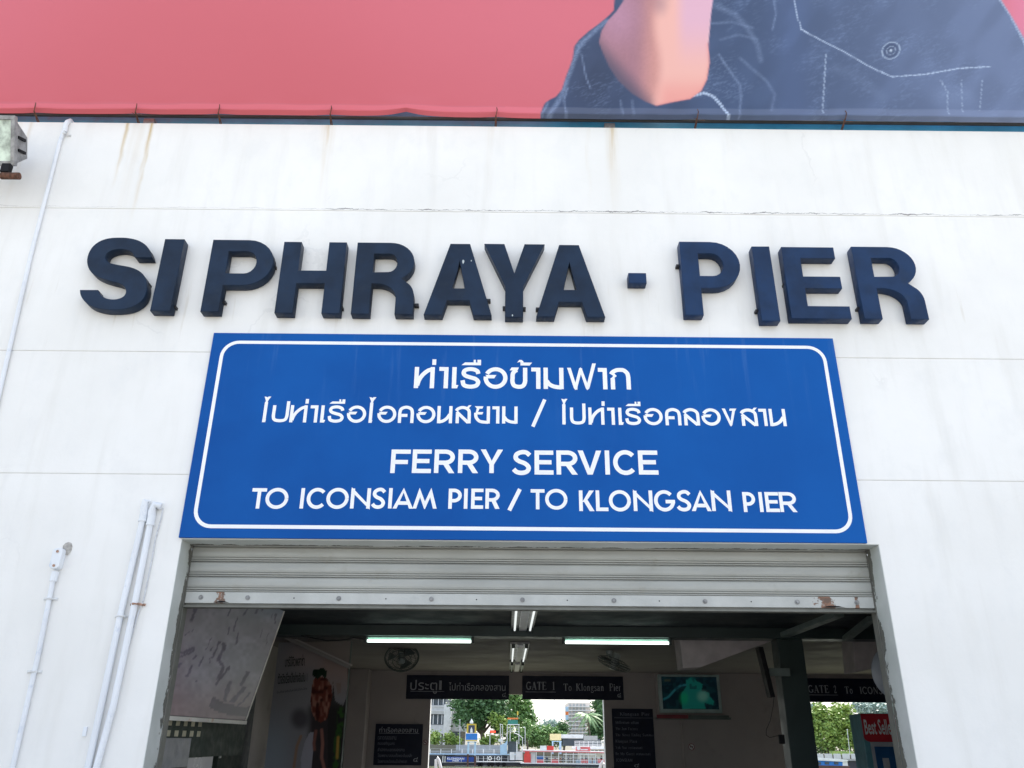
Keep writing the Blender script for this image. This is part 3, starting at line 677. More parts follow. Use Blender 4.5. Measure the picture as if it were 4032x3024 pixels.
# ------------------------------------------------------------------ strokes for flat lettering
def glyph(ch, W, H, w):
    """strokes ('s', pts) or polygons ('p', pts) in metres; W width, H cap height, w stroke"""
    h = w/2; o = []
    S_ = lambda *p: o.append(('s', list(p))); P_ = lambda *p: o.append(('p', list(p)))
    if ch == 'I': S_((W/2, 0), (W/2, H))
    elif ch == 'F': S_((h, 0), (h, H)); S_((w, H-h), (W, H-h)); S_((w, H*0.47), (W*0.88, H*0.47))
    elif ch == 'E': S_((h, 0), (h, H)); S_((w, H-h), (W, H-h)); S_((w, h), (W, h)); S_((w, H*0.51), (W*0.9, H*0.51))
    elif ch == 'L': S_((h, 0), (h, H)); S_((w, h), (W, h))
    elif ch == 'T': S_((W/2, 0), (W/2, H-w)); S_((0, H-h), (W, H-h))
    elif ch in 'PR':
        m = H*0.44 if ch == 'R' else H*0.40; r = (H-m-0)/2-h+h*0
        cy = (H-h + m)/2; ry = (H-h-m)/2; rx = min(W*0.45, ry*1.25)
        S_((h, 0), (h, H)); S_((w, H-h), (W-h-rx, H-h), *arc(W-h-rx, cy, rx, ry, 85, -85, 12), (W-h-rx, m), (w, m))
        if ch == 'R': P_((W*0.42, m-h*0.6), (W*0.42+w*1.25, m-h*0.6), (W, 0), (W-w*1.25, 0))
    elif ch == 'Y':
        S_((W/2, 0), (W/2, H*0.46)); P_((0, H), (w*1.2, H), (W/2+w*0.05, H*0.5), (W/2+h, H*0.36), (W/2-h, H*0.36))
        P_((W, H), (W/2+h, H*0.36), (W/2-h, H*0.36), (W/2-w*0.05, H*0.5), (W-w*1.2, H))
    elif ch == 'V': P_((0, H), (w*1.15, H), (W/2+h*0.9, 0), (W/2-h*1.1, 0)); P_((W, H), (W/2+h*1.1, 0), (W/2-h*0.9, 0), (W-w*1.15, H))
    elif ch == 'A':
        P_((0, 0), (w*1.1, 0), (W/2+h*0.2, H*0.82), (W/2, H*1.02)); P_((W, 0), (W/2, H*1.02), (W/2-h*0.2, H*0.82), (W-w*1.1, 0)); S_((W*0.24, H*0.27), (W*0.76, H*0.27))
    elif ch == 'M':
        for q in (lambda x: x, lambda x: W-x):
            P_((q(0), 0), (q(w*1.02), 0), (q(W*0.255+w*0.34), H*0.62), (q(W*0.255), H*1.02))
            P_((q(W*0.255), H*1.02), (q(W/2+w*0.10), H*0.30), (q(W/2+w*0.02), -H*0.02), (q(W/2-w*0.12), -H*0.02), (q(W*0.255+w*0.30), H*0.52))
    elif ch == 'N': S_((h, 0), (h, H*0.98)); S_((W-h, H), (W-h, 0)); P_((0, H*1.04), (w*0.35, H*1.0), (W, w*0.9-H*0.03), (W, -H*0.04), (W-w*0.2, -H*0.02), (w*0.5, H*0.76))
    elif ch == 'K': S_((h, 0), (h, H)); P_((w*0.9, H*0.44), (W-w*1.3, H), (W, H), (w*1.9, H*0.44)); P_((w*1.1, H*0.52), (W-w*1.3, 0), (W, 0), (w*2.2, H*0.58))
    elif ch == 'O': S_(*arc(W/2, H/2, W/2-h, H/2-h*0.8, 0, 360, 32))
    elif ch == 'C': S_(*arc(W*0.53, H/2, W*0.53-h, H/2-h*0.8, 42, 318, 26))
    elif ch == 'G': S_(*arc(W*0.5, H/2, W*0.5-h, H/2-h*0.8, 42, 353, 28)); S_((W*0.55, H*0.46), (W, H*0.46))
    elif ch == 'S': S_(*smoothc([(W*0.90, H*0.80), (W*0.72, H*0.915), (W*0.48, H*0.93), (W*0.22, H*0.84), (W*0.17, H*0.68), (W*0.33, H*0.56), (W*0.65, H*0.46), (W*0.84, H*0.30), (W*0.75, H*0.13), (W*0.48, H*0.07), (W*0.22, H*0.11), (W*0.06, H*0.22)], 5))
    elif ch == '/': P_((0, 0), (W*0.22, 0), (W, H), (W*0.78, H))
    return o
# Thai shapes: units of 100 = letter height, (nominal width, items)
TG = {
 'tho': (95, [('s', [(9,0),(9,100)]), ('s', [(86,0),(86,100)]), ('c', [(84,90),(62,82),(38,62),(22,38),(14,12)])]),
 'maiek': (18, [('p', [(0,110),(18,110),(18,137),(0,137)])]),
 'aa': (44, [('s', [(35,0),(35,100)]), ('s', [(0,91),(26,91)])]),
 'e': (32, [('s', [(10,0),(10,100)]), ('p', [(19,0),(26,0),(32,15),(19,16)])]),
 'ro': (92, [('c', [(83,69),(78,82),(60,90),(38,91),(19,85),(13,72),(22,60),(46,52),(70,45),(83,31),(76,15),(56,9),(34,9.5),(15,17),(9,38)])]),
 'uee': (97, [('p', [(0,110),(97,110),(97,123),(17,123)]), ('p', [(60,123),(71,123),(71,136),(60,136)]), ('p', [(79,123),(97,123),(97,136),(79,136)])]),
 'o': (110, [('s', arc(56, 50, 46.5, 41.5, 152, -188, 34)), ('p', [(8,64),(60,64),(50,48),(18,48)])]),
 'kho': (83, [('p', [(0,86),(9,100),(44,100),(38,86)]), ('c', [(34,88),(22,80),(15,68),(14,50),(14,32),(22,15),(44,9),(64,14),(73.5,32),(74,60),(74,99)])]),
 'maitho': (70, [('p', [(0,124),(9,136),(20,136),(29,129),(29,123),(16,122),(13,126)]), ('p', [(15,110),(58,110),(70,124),(15,124)])]),
 'mo': (93, [('s', [(9,0),(9,100)]), ('s', [(84,0),(84,100)]), ('c', [(13,38),(26,22),(50,11),(84,7)])]),
 'fo': (150, [('p', [(0,100),(19,100),(50,2),(40,-4),(33,4)]), ('p', [(33,4),(50,-4),(52,12),(79,96),(69,102),(61,92)]), ('p', [(61,96),(70,102),(78,92),(111,4),(101,-4),(94,4)]), ('p', [(94,3),(101,-4),(112,4),(150,122),(131,122)])]),
 'ko': (95, [('s', [(86,0),(86,58)]), ('c', [(86,56),(82,75),(66,89),(48,91.5),(28,89),(12,80),(4,70)]), ('p', [(4,76),(12,84),(31,62),(10,46),(2,50),(14,62)]), ('s', [(11,0),(11,52)])]),
 'ai': (60, [('s', [(13,0),(15,118)]), ('p', [(22,0),(28,0),(33,15),(22,16)]), ('p', [(6,116),(24,116),(34,132),(56,150),(28,150),(18,144),(6,128)]), ('p', [(-12,150),(16,147),(22,138),(8,124)])]),
 'po': (105, [('c', [(10,99),(10,70),(10,34),(20,15),(52,9),(84,15),(94,34),(95,70),(95,123)])]),
 'khwai': (88, [('c', [(9,0),(9,30),(9,60),(16,82),(44,92),(71,82),(79,60),(79,30),(79,0)]), ('s', [(18,44),(52,44)])]),
 'no': (93, [('s', [(9,0),(9,100)]), ('s', [(84,0),(84,100)]), ('c', [(9,7),(36,13),(60,28),(79,52)])]),
 'so': (92, [('c', [(3,72),(14,84),(38,92),(62,88),(79,74),(82,50),(82,24),(82,0)]), ('s', [(6,66),(76,4)]), ('s', [(11,0),(11,54)]), ('p', [(62,90),(78,106),(94,106),(76,86)])]),
 'lo': (92, [('c', [(3,72),(14,84),(38,92),(62,88),(79,74),(82,50),(82,24),(82,0)]), ('s', [(6,66),(76,4)]), ('s', [(11,0),(11,54)])]),
 'yo': (90, [('p', [(2,100),(52,100),(46,86),(16,86)]), ('p', [(14,88),(30,88),(20,62),(8,62)]), ('p', [(8,66),(52,66),(46,52),(12,52)]), ('c', [(8,62),(12,34),(30,14),(56,8),(81,7)]), ('s', [(81,0),(81,100)])]),
 'ngo': (92, [('p', [(0,100),(20,100),(55,8),(47,-4),(42,0)]), ('p', [(41,4),(47,-4),(56,4),(84,92),(66,92)]), ('p', [(50,100),(92,100),(84,87),(46,87)])]),
}
class Flat:
    """flat print on a plane: items layered 0.15 mm apart so nothing is coplanar"""
    def __init__(s, mapf): s.mb = MB(); s.k = 0; s.mapf = mapf
    def poly(s, pts):
        a = sum(pts[i][0]*pts[(i+1) % len(pts)][1]-pts[(i+1) % len(pts)][0]*pts[i][1] for i in range(len(pts)))
        if a < 0: pts = pts[::-1]
        s.k += 1
        if len(pts) > 4 or True:
            from mathutils.geometry import tessellate_polygon
            tri = tessellate_polygon([[Vector((x, y, 0)) for x, y in pts]])
            V = [s.mapf(x, y, 0.00012*(s.k % 9)) for x, y in pts]
            s.mb.add(V, [t for t in tri])
    def stroke(s, pts, wd):
        P = ribbon(pts, wd); n = len(pts); s.k += 1
        V = [s.mapf(x, y, 0.00012*(s.k % 9)) for x, y in P]
        s.mb.add(V, [(i, 2*n-1-i, 2*n-2-i, i+1) for i in range(n-1)])
SY = -0.024
sx0, sx1 = atY(842, 1309, SY).x, atY(3279, 1331, SY).x
sz0, sz1 = atY(2050, 2127, SY).z, atY(2050, 1321, SY).z
sign = thing('ferry_service_sign', 'large blue board with white border lettered FERRY SERVICE in Thai and English above the shutter', 'sign', ((sx0+sx1)/2, 0, sz0))
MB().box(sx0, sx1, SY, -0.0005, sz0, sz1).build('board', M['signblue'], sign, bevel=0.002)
fp = lambda x, y, d: (x, SY-0.0008-d, y)
F_ = Flat(fp)
# rounded border
iw = 0.028
bx0 = atY(865, 1345, SY).x*0+sx0+0.095; bx1 = sx1-0.095; bz0, bz1 = sz0+0.085, sz1-0.085; rr = 0.13
bp = arc(bx1-rr, bz1-rr, rr, rr, 90, 0, 8)+arc(bx1-rr, bz0+rr, rr, rr, 0, -90, 8)+arc(bx0+rr, bz0+rr, rr, rr, -90, -180, 8)+arc(bx0+rr, bz1-rr, rr, rr, 180, 90, 8)
bp.append(bp[0]); F_.stroke(bp, iw)
F_.mb.build('border', M['signwhite'], sign)
def eng(word, fitem, off, sc, ytop, ybase, wr):
    F = Flat(fp)
    for ch, u0, u1 in fitem:
        if ch == '/': continue
        ym = (ytop+ybase)/2
        X0 = atY(off[0]+u0*sc, off[1]+ym*sc, SY).x; X1 = atY(off[0]+u1*sc, off[1]+ym*sc, SY).x
        Zb = atY(off[0]+u0*sc, off[1]+ybase*sc, SY).z; Zt = atY(off[0]+u0*sc, off[1]+ytop*sc, SY).z
        H = Zt-Zb; wst = H*wr
        for k, pts in glyph(ch, X1-X0, H, wst):
            pts = [(X0+x, Zb+y) for x, y in pts]
            F.stroke(pts, wst) if k == 's' else F.poly(pts)
    o = F.mb.build('lettering', M['signwhite'], sign); return o
Z4 = ((960, 1740), 0.51537); Z5 = ((2000, 1740), 0.54250)
eng('FERRY', [('F',1124,1272),('E',1288,1433),('R',1456,1612),('R',1638,1792),('Y',1808,1980)], *Z4, 58, 238, 0.18)
eng('SERVICE', [('S',33,172),('E',193,330),('R',352,505),('V',508,680),('I',702,740),('C',763,932),('E',946,1088)], *Z5, 62, 237, 0.18)
eng('TO', [('T',58,170),('O',166,341)], *Z4, 353, 509, 0.172)
eng('ICONSIAM', [('I',427,467),('C',481,630),('O',631,802),('N',817,968),('S',980,1084),('I',1101,1139),('A',1141,1297),('M',1293,1477)], *Z4, 353, 509, 0.172)
eng('PIER', [('P',1564,1665),('I',1680,1712),('E',1737,1830),('R',1846,1955)], *Z4, 357, 511, 0.172)
eng('TO', [('T',165,266),('O',270,432)], *Z5, 343, 489, 0.172)
eng('KLONGSAN', [('K',516,626),('L',638,727),('O',732,892),('N',910,1050),('G',1060,1212),('S',1225,1330),('A',1328,1472),('N',1476,1620)], *Z5, 352, 502, 0.172)
eng('PIER', [('P',1706,1796),('I',1820,1852),('E',1868,1967),('R',1970,2093)], *Z5, 364, 509, 0.172)
def slash(a, b, wd):
    F = Flat(fp); A = atY(*a, SY); B = atY(*b, SY)
    F.stroke([(A.x, A.z), (B.x, B.z)], wd); F.mb.build('lettering', M['signwhite'], sign)
slash((2005, 2010), (2047, 1926), 0.030)
slash((2098, 1680), (2145, 1573), 0.028)
def thai(items, off, sc, ytop0, ybase0, ytop1, ybase1, uw, wst=18.0):
    F = Flat(fp)
    for g, u0, u1 in items:
        f = u0/uw; yt = ytop0+(ytop1-ytop0)*f; yb = ybase0+(ybase1-ybase0)*f
        W, its = TG[g]; high = g in ('maiek', 'maitho', 'uee')
        yy = yb if not high else yt
        X0 = atY(off[0]+u0*sc, off[1]+yy*sc, SY).x; X1 = atY(off[0]+u1*sc, off[1]+yy*sc, SY).x
        Zb = atY(off[0]+u0*sc, off[1]+yb*sc, SY).z; Zt = atY(off[0]+u0*sc, off[1]+yt*sc, SY).z
        ky = (Zt-Zb)/100; kx = (X1-X0)/W
        for k, pts in its:
            if k == 'c': pts = smoothc(pts, 5); k = 's'
            pts = [(X0+x*kx, Zb+y*ky) for x, y in pts]
            F.stroke(pts, wst*ky) if k == 's' else F.poly(pts)
    F.mb.build('lettering', M['signwhite'], sign)
thai([('tho',118,300),('maiek',286,322),('aa',345,428),('e',468,528),('ro',548,728),('uee',558,738),('o',762,978),('kho',1003,1165),('maitho',1075,1213),('aa',1205,1287),('mo',1322,1503),('fo',1540,1812),('aa',1828,1908),('ko',1942,2127)],
     (1580, 1380), 0.42495, 152, 348, 164, 362, 2127, 18.5)
thai([('ai',66,114),('po',135,268),('tho',278,412),('maiek',406,431),('aa',436,497),('e',522,562),('ro',579,706),('uee',597,720),('o',730,880),('ai',908,958),('o',972,1120),('khwai',1138,1262),('o',1283,1431),('no',1450,1566),('so',1594,1716),('yo',1742,1867),('aa',1886,1941),('mo',1965,2086)],
     (1000, 1520), 0.49729, 150, 286, 162, 298, 2086, 17.5)
thai([('ai',334,378),('po',394,516),('tho',540,664),('maiek',642,666),('aa',690,747),('e',778,818),('ro',831,955),('uee',831,950),('o',977,1127),('khwai',1149,1275),('lo',1296,1423),('o',1438,1588),('ngo',1606,1722),('so',1752,1884),('aa',1896,1958),('no',1978,2108)],
     (2050, 1520), 0.49729, 166, 302, 182, 318, 2108, 17.5)

# ------------------------------------------------------------------ roller shutter
YS = 0.235
sh = thing('roller_shutter', 'grey corrugated roller shutter rolled up under the blue sign, rusty bottom rail', 'shutter', (0, YS, atY(2030, 2412, YS).z))
zr0 = atY(2030, 2385, YS).z; zr1 = zr0+0.082
px_l = [2344, 2291, 2233, 2176]
pitch = (OT+0.03-zr1)/3.35
def slat_profile():
    p = pitch
    return [(0, 0), (-0.010, 0.002), (-0.013, 0.007), (-0.010, 0.012), (0.004, 0.014), (-0.012, 0.018), (-0.014, 0.026), (0.002, 0.030), (-0.006, 0.036), (-0.011, 0.050), (-0.012, p*0.6), (-0.010, p-0.014), (-0.003, p-0.004), (0.006, p-0.0015), (0.02, p-0.0015), (0.02, 0)]
pr = slat_profile(); n = len(pr)
for k in range(5):
    z0 = zr1+0.002+k*pitch
    if k == 0:
        mb = MB().add([(FX0+0.012, YS+y, z0+z) for y, z in pr]+[(FX1-0.012, YS+y, z0+z) for y, z in pr], [tuple(range(n-1, -1, -1)), tuple(range(n, 2*n))]+[(i, (i+1) % n, n+(i+1) % n, n+i) for i in range(n)])
        s0 = mb.build('slat', M['shutter'], sh)
    else:
        o = s0.copy(); COL.objects.link(o); o.location = (0, 0, k*pitch)
MB().box(FX0+0.012, FX1-0.012, YS-0.012, YS+0.02, zr0, zr1).build('bottom_rail', M['rail'], sh, bevel=0.003)
MB().box(FX0+0.015, FX1-0.015, YS-0.03, YS+0.05, zr0-0.032, zr0-0.02).box(FX0+0.015, FX1-0.015, YS+0.003, YS+0.012, zr0-0.021, zr0-0.001).build('foot_angle', M['railunder'], sh)
zc = (zr0+zr1)/2
first = None
for px in (787, 972, 1332, 1698, 2057, 2418, 2777, 3140, 3375):
    x = atY(px, 2375, YS-0.015).x
    if first is None:
        first = MB().disc((x, YS-0.0125, zc), (0, -1, 0), 0.018, 0.004).disc((x, YS-0.0165, zc), (0, -1, 0), 0.010, 0.008, 6).build('bolt', M['galv'], sh); bx_ = x
    else:
        o = first.copy(); COL.objects.link(o); o.location.x += x-bx_
for px in (1155, 1518, 1876, 2234, 2597, 2959):
    x = atY(px, 2375, YS-0.015).x
    MB().disc((x, YS-0.0122, zc), (0, -1, 0), 0.005, 0.001, 8).build('bolt_hole', M['black'], sh)
for x0, x1 in ((FX0+0.005, FX0+0.011), (FX1-0.011, FX1-0.005)):
    MB().box(x0, x1, 0.216, 0.30, 0, OT-0.006).build('guide_rail', M['railunder'], sh)
for xa_, xb_ in ((838, 900), (3240, 3330)):
    A_ = atY(xa_, 2394, YS-0.0128); B_ = atY(xb_, 2394, YS-0.0128); m_ = 7
    tp = [(A_.x+(B_.x-A_.x)*k/m_, YS-0.0126, zr0+0.004+0.014*math.sin(math.pi*k/m_)*random.uniform(0.6, 1.1)) for k in range(m_+1)]
    bt = [(x, y, zr0+0.0035) for x, y, z in tp]
    MB().add(tp+bt, [(k, k+1, m_+2+k, m_+1+k) for k in range(m_)]).build('torn_edge', M['black'], sh)
MB().box(FX0+0.01, FX1-0.01, 0.30, 0.455, OT-0.06, OT+0.018).build('shutter_box', M['railunder'], sh)

# ------------------------------------------------------------------ conduits on the wall
def conduit(nm, label, pts, r, clamps=(), parent=None, box=None):
    P = [atY(px, py, -d) for px, py, d in pts]
    e = thing(nm, label, 'conduit', P[-1], 'painted conduits on the white wall')
    MB().tube(P, r, 12).build('pipe', M['conduit'], e, smooth=True)
    for px, py, mt in clamps:
        q = atY(px, py, -r)
        b = MB().tube([(q.x-r-0.028, -0.004, q.z), (q.x-r-0.004, -0.006, q.z), (q.x-r*0.8, -2*r-0.002, q.z), (q.x+r*0.8, -2*r-0.002, q.z), (q.x+r+0.004, -0.006, q.z), (q.x+r+0.028, -0.004, q.z)], 0.0075, 6)
        b.box(q.x-r-0.034, q.x-r-0.002, -0.0045, -0.0005, q.z-0.011, q.z+0.011).box(q.x+r+0.002, q.x+r+0.034, -0.0045, -0.0005, q.z-0.011, q.z+0.011)
        b.build('clamp', M[mt], e)
    return e
e = conduit('conduit_pipe', 'long thin white conduit at the upper left, bent over the wall top', [(268, 477, 0.0), (264, 480, 0.02), (258, 495, 0.028), (235, 560, 0.02), (120, 1010, 0.018), (-60, 1800, 0.018), (-330, 2960, 0.018)], 0.017, [(255, 530, 'clamp')])
a = atY(264, 484, -0.022); c_ = atY(254, 520, -0.022)
MB().tube([(a.x+0.004, 0.05, ZTOP+0.022), (a.x+0.003, 0.01, ZTOP+0.026), (a.x, -0.022, a.z+0.005), (a.x-0.004, -0.027, a.z-0.03), c_], 0.0225, 12).build('elbow', M['conduit'], e, smooth=True)
p0 = atY(238, 2165, -0.02)
e = conduit('conduit_pipe', 'white conduit at the left running down from a rusty screwed junction box', [(212, 2268, 0.02), (150, 2580, 0.018), (49, 3024, 0.018), (-90, 3700, 0.018)], 0.017, [(196, 2358, 'clamp'), (132, 2645, 'clamp')])
q0 = atY(212, 2278, -0.02); q1 = atY(243, 2160, -0.02)
d_ = (q1-q0).normalized(); s_ = Vector((d_.z, 0, -d_.x))
def slab(a, b, hw, t0, t1, nr=6):
    dd = (b-a).normalized(); ss = Vector((dd.z, 0, -dd.x)); pts = []
    for k in range(nr+1):
        t = math.pi*k/nr; pts.append(b + ss*hw*math.cos(t) + dd*hw*math.sin(t)*0.6)
    for k in range(nr+1):
        t = math.pi*k/nr; pts.append(a - ss*hw*math.cos(t) - dd*hw*math.sin(t)*0.6)
    m = len(pts); mb = MB()
    mb.add([(p.x, -t1, p.z) for p in pts]+[(p.x, -t0, p.z) for p in pts], [tuple(range(m-1, -1, -1)), tuple(range(m, 2*m))]+[(i, (i+1) % m, m+(i+1) % m, m+i) for i in range(m)])
    return mb
bxm = slab(q0+d_*0.08, q1-d_*0.02, 0.033, 0.0, 0.058).build('junction_box', M['conduit'], e, bevel=0.004)
slab(q0+d_*0.085, q1-d_*0.025, 0.036, 0.0585, 0.064).build('lid', M['conduit'], bxm, bevel=0.002)
for t in (0.075, None):
    c0 = q0+d_*0.085 if t else q1-d_*0.03
    MB().disc((c0.x, -0.0645, c0.z), (0, -1, 0), 0.010, 0.004, 8).build('screw', M['clamprust'], bxm)
MB().tube([q0-d_*0.02, q0+d_*0.05], 0.025, 10).build('coupling', M['conduit'], e, smooth=True)
b = MB(); c0 = q1+Vector((0.03, 0.018, 0.0))
bm = bmesh.new(); bmesh.ops.create_icosphere(bm, subdivisions=2, radius=0.04)
for v in bm.verts: v.co = Vector((v.co.x*1.0, v.co.y*0.4, v.co.z*1.2))*random.uniform(0.75, 1.15)
vv = [tuple(v.co+c0) for v in bm.verts]; ff = [tuple(v.index for v in f.verts) for f in bm.faces]; bm.free()
MB().add(vv, ff).build('mortar_plug', M['mortar'], e)
def elbow_pipe(lbl, top, bend, side, down, r, clamps, cable=None):
    P = [atY(px, py, -r-0.004) for px, py in down]
    e = thing('conduit_pipe', lbl, 'conduit', P[-1], 'painted conduits on the white wall')
    MB().tube(P, r, 14).build('pipe', M['conduit'], e, smooth=True)
    T = atY(*top, -r-0.01); B = atY(*bend, -r-0.01)
    S0 = atY(*side, -0.0)
    mid = (T*0.5+S0*0.5)
    pts = [P[0]+Vector((0, 0, -0.03)), P[0]+Vector((0, 0, 0.03)), T+Vector((0, 0, -0.01)), Vector((T.x*0.8+S0.x*0.2, T.y-0.004, max(T.z, S0.z)+0.012)), Vector((S0.x, -r-0.006, S0.z))]
    MB().tube(pts, [r*1.25, r*1.25, r*1.22, r*1.2, r*1.15], 14).build('elbow', M['conduit'], e, smooth=True)
    MB().disc((P[0].x, P[0].y, P[0].z-0.035), (0, 0, 1), r*1.36, 0.014, 14).build('collar', M['conduit'], e)
    for px, py, mt in clamps:
        q = atY(px, py, -r)
        MB().tube([(q.x-r-0.03, -0.004, q.z), (q.x-r-0.003, -0.006, q.z), (q.x-r*0.8, -2*r-0.006, q.z), (q.x+r*0.8, -2*r-0.006, q.z), (q.x+r+0.003, -0.006, q.z), (q.x+r+0.03, -0.004, q.z)], 0.009, 6).build('clamp', M[mt], e)
    return e
k7 = lambda u, v: (u*0.67734, 1900+v*0.67734)
elbow_pipe('thick white pipe with a short elbow, left one of the pair by the opening', k7(840, 135), k7(850, 128), k7(870, 125), [k7(833, 200), k7(700, 770), k7(590, 1290), k7(510, 1659), k7(420, 2060)], 0.0225, [(*k7(706, 778), 'clamp')])
elbow_pipe('thick white pipe with a long sideways elbow, nearest the roller shutter', k7(885, 158), k7(880, 150), k7(945, 145), [k7(877, 222), k7(780, 720), k7(660, 1290), k7(560, 1659), k7(460, 2060)], 0.0225, [(*k7(797, 708), 'clamprust')])
cb = MB().tube([atY(*k7(u, v), -0.008) for u, v in ((947, 150), (935, 215), (905, 320), (885, 440), (850, 610), (835, 680), (800, 770), (775, 860), (745, 960), (705, 1130), (660, 1300), (650, 1340))], 0.0048, 6).build('cable', mk('white_painted_cable', (0.6, 0.62, 0.65), 0.6, scale=20, dirt=(0.25, 0.26, 0.3), dirtamt=0.9), None)
tag(cb, 'thin white painted cable hanging loosely beside the elbow pipe', 'cable')
q = atY(*k7(495, 1448), 0)
tag(MB().box(q.x-0.012, q.x+0.014, -0.012, 0.0, q.z-0.03, q.z+0.03).build('cable_clip', M['conduit'], bevel=0.002), 'tiny white clip stub on the wall left of the paired pipes', 'clip')

# ------------------------------------------------------------------ floodlight at the upper left
fy = -0.42
fa = atY(57, 455, fy); fb = atY(57, 652, fy)
fm = atY(57, 552, fy); dax = (fm-CAM).dot(RM @ Vector((0, 0, -1))); fh = 98/FPX*dax
fx1 = fm.x; fx0 = fx1-0.46; fz0, fz1 = fm.z-fh, fm.z+fh
fl = thing('floodlight', 'weathered grey floodlight with milky glass hanging at the left edge', 'floodlight', ((fx0+fx1)/2, 0, fz0-0.1))
bw = 0.035
b = MB()
b.box(fx0, fx1, fy, fy+0.045, fz1-bw, fz1).box(fx0, fx1, fy, fy+0.045, fz0, fz0+bw).box(fx0, fx0+bw, fy, fy+0.045, fz0+bw, fz1-bw).box(fx1-bw, fx1, fy, fy+0.045, fz0+bw, fz1-bw)
b.build('bezel', M['galv'], fl, bevel=0.003)
MB().box(fx0+bw, fx1-bw, fy+0.012, fy+0.02, fz0+bw, fz1-bw).build('glass', M['glass'], fl)
d0, d1 = fy+0.046, fy+0.24; i0 = 0.02; i1 = 0.10
MB().add([(fx0+i0, d0, fz0+i0), (fx1-i0, d0, fz0+i0), (fx1-i0, d0, fz1-i0), (fx0+i0, d0, fz1-i0), (fx0+i1, d1, fz0+i1), (fx1-i0-0.01, d1, fz0+i1+0.02), (fx1-i0-0.01, d1, fz1-i1-0.02), (fx0+i1, d1, fz1-i1)],
         [(0,1,2,3),(7,6,5,4),(0,4,5,1),(1,5,6,2),(2,6,7,3),(3,7,4,0)]).build('housing', M['galv'], fl, bevel=0.004)
for k in (0.62, 0.36):
    z = fz0+(fz1-fz0)*k
    MB().box(fx1-0.026, fx1-0.012, d0+0.04, d1-0.05, z-0.012, z+0.012).build('vent_slot', M['black'], fl)
bpy.context.view_layer.update()
tilt_ = Matrix.Translation(fm-wloc(fl)) @ Matrix.Rotation(PIT, 4, 'X') @ Matrix.Translation(wloc(fl)-fm)   # the lamp head aims down at the letters
for o in [x for x in bpy.data.objects if x.parent == fl]: o.data.transform(tilt_)
xm = atY(30, 660, fy+0.08).x; zc_ = atY(58, 693, fy+0.08).z
MB().tube([(xm, fy+0.11, fz0+0.02), (xm, fy+0.08, zc_), (xm-0.25, fy+0.09, zc_-0.01), (xm-0.55, fy+0.1, zc_-0.02), (xm-0.6, -0.1, zc_-0.02), (xm-0.6, 0.0, zc_-0.02)], 0.022, 8).build('bracket', M['galv'], fl, smooth=True)
MB().box(xm-0.04, xm+0.035, fy+0.05, fy+0.10, zc_+0.025, fz0+0.012).build('clamp_block', M['black'], fl, bevel=0.006)
MB().tube([(xm-0.03, fy+0.08, zc_), (atY(77, 693, fy+0.08).x, fy+0.08, zc_)], 0.03, 14).build('end_cap', M['rust'], fl, smooth=True)

# ------------------------------------------------------------------ interior: lamps
def lampX(nm, label, pl, pr_, Y):
    A = atY(*pl, Y); B = atY(*pr_, Y); z = 2.61
    e = thing(nm, label, 'ceiling light', ((A.x+B.x)/2, Y, z+0.045), 'lit tube lamps under the steel beam')
    MB().box(A.x-0.03, B.x+0.03, Y-0.02, Y+0.025, z+0.012, z+0.043).build('housing', M['socket'], e)
    MB().box(A.x, B.x, Y-0.024, Y-0.0205, z-0.004, z+0.036).build('reflector', M['reflector'], e)
    MB().tube([(A.x, Y-0.045, z-0.006), (B.x, Y-0.045, z-0.006)], 0.0155, 12).build('tube', M['tube'], e, smooth=True)
    for x in (A.x-0.02, B.x+0.02):
        MB().box(x-0.014, x+0.014, Y-0.062, Y-0.019, z-0.026, z+0.04).build('socket', M['socket'], e, bevel=0.003)
    return e
lampX('tube_lamp', 'left one of the two lit tube lamps under the dark beam', (1449, 2524), (1855, 2530), 3.50)
lampX('tube_lamp', 'right one of the two lit tube lamps, above the grey tilted fan', (2225, 2530), (2630, 2540), 3.50)
def lampY(label, ya, yb, em):
    xc = 0.17; z = CZ-0.003
    e = thing('twin_tube_lamp', label, 'ceiling light', (xc, (ya+yb)/2, z), 'twin tube lamps along the ceiling centre line')
    MB().box(xc-0.125, xc+0.125, ya, yb, z-0.02, z).build('base_plate', M['galv'], e)
    MB().box(xc-0.036, xc+0.042, ya+0.08, yb-0.08, z-0.055, z-0.021).build('ballast_cover', M['signwhite'], e, bevel=0.004)
    for s in (-1, 1):
        MB().tube([(xc+s*0.085, ya+0.06, z-0.045), (xc+s*0.085, yb-0.06, z-0.045)], 0.011, 10).build('tube', em, e, smooth=True)
        for y in (ya+0.04, yb-0.04):
            MB().box(xc+s*0.085-0.022, xc+s*0.085+0.022, y-0.02, y+0.02, z-0.07, z-0.021).build('socket', M['socket'], e, bevel=0.004)
y1 = atZ(2050, 2500, CZ).y
lampY('bright twin tube lamp in front of the dark beam, just below the shutter', 1.2, atZ(2050, 2466, CZ).y, M['tubeglow'])
lampY('twin tube lamp on the ceiling directly behind the dark beam', atZ(2045, 2528, CZ).y, atZ(2045, 2592, CZ).y, M['tubeglow'])
lampY('small dim twin tube lamp farthest back, over the gate signs', atZ(2040, 2600, CZ).y, min(atZ(2040, 2632, CZ).y, YB-0.1), M['fixture'])
# hanging cable beside the left lamp
pts = [atY(600+u*0.4063, 2350+v*0.4063, 3.42) for u, v in ((1440, 375), (1560, 400), (1700, 425), (1830, 420), (1950, 395), (2060, 410))]
tag(MB().tube(pts, 0.008, 6).build('cable', M['cable'], None, smooth=True), 'black cable sagging under the beam left of the lamp', 'cable')

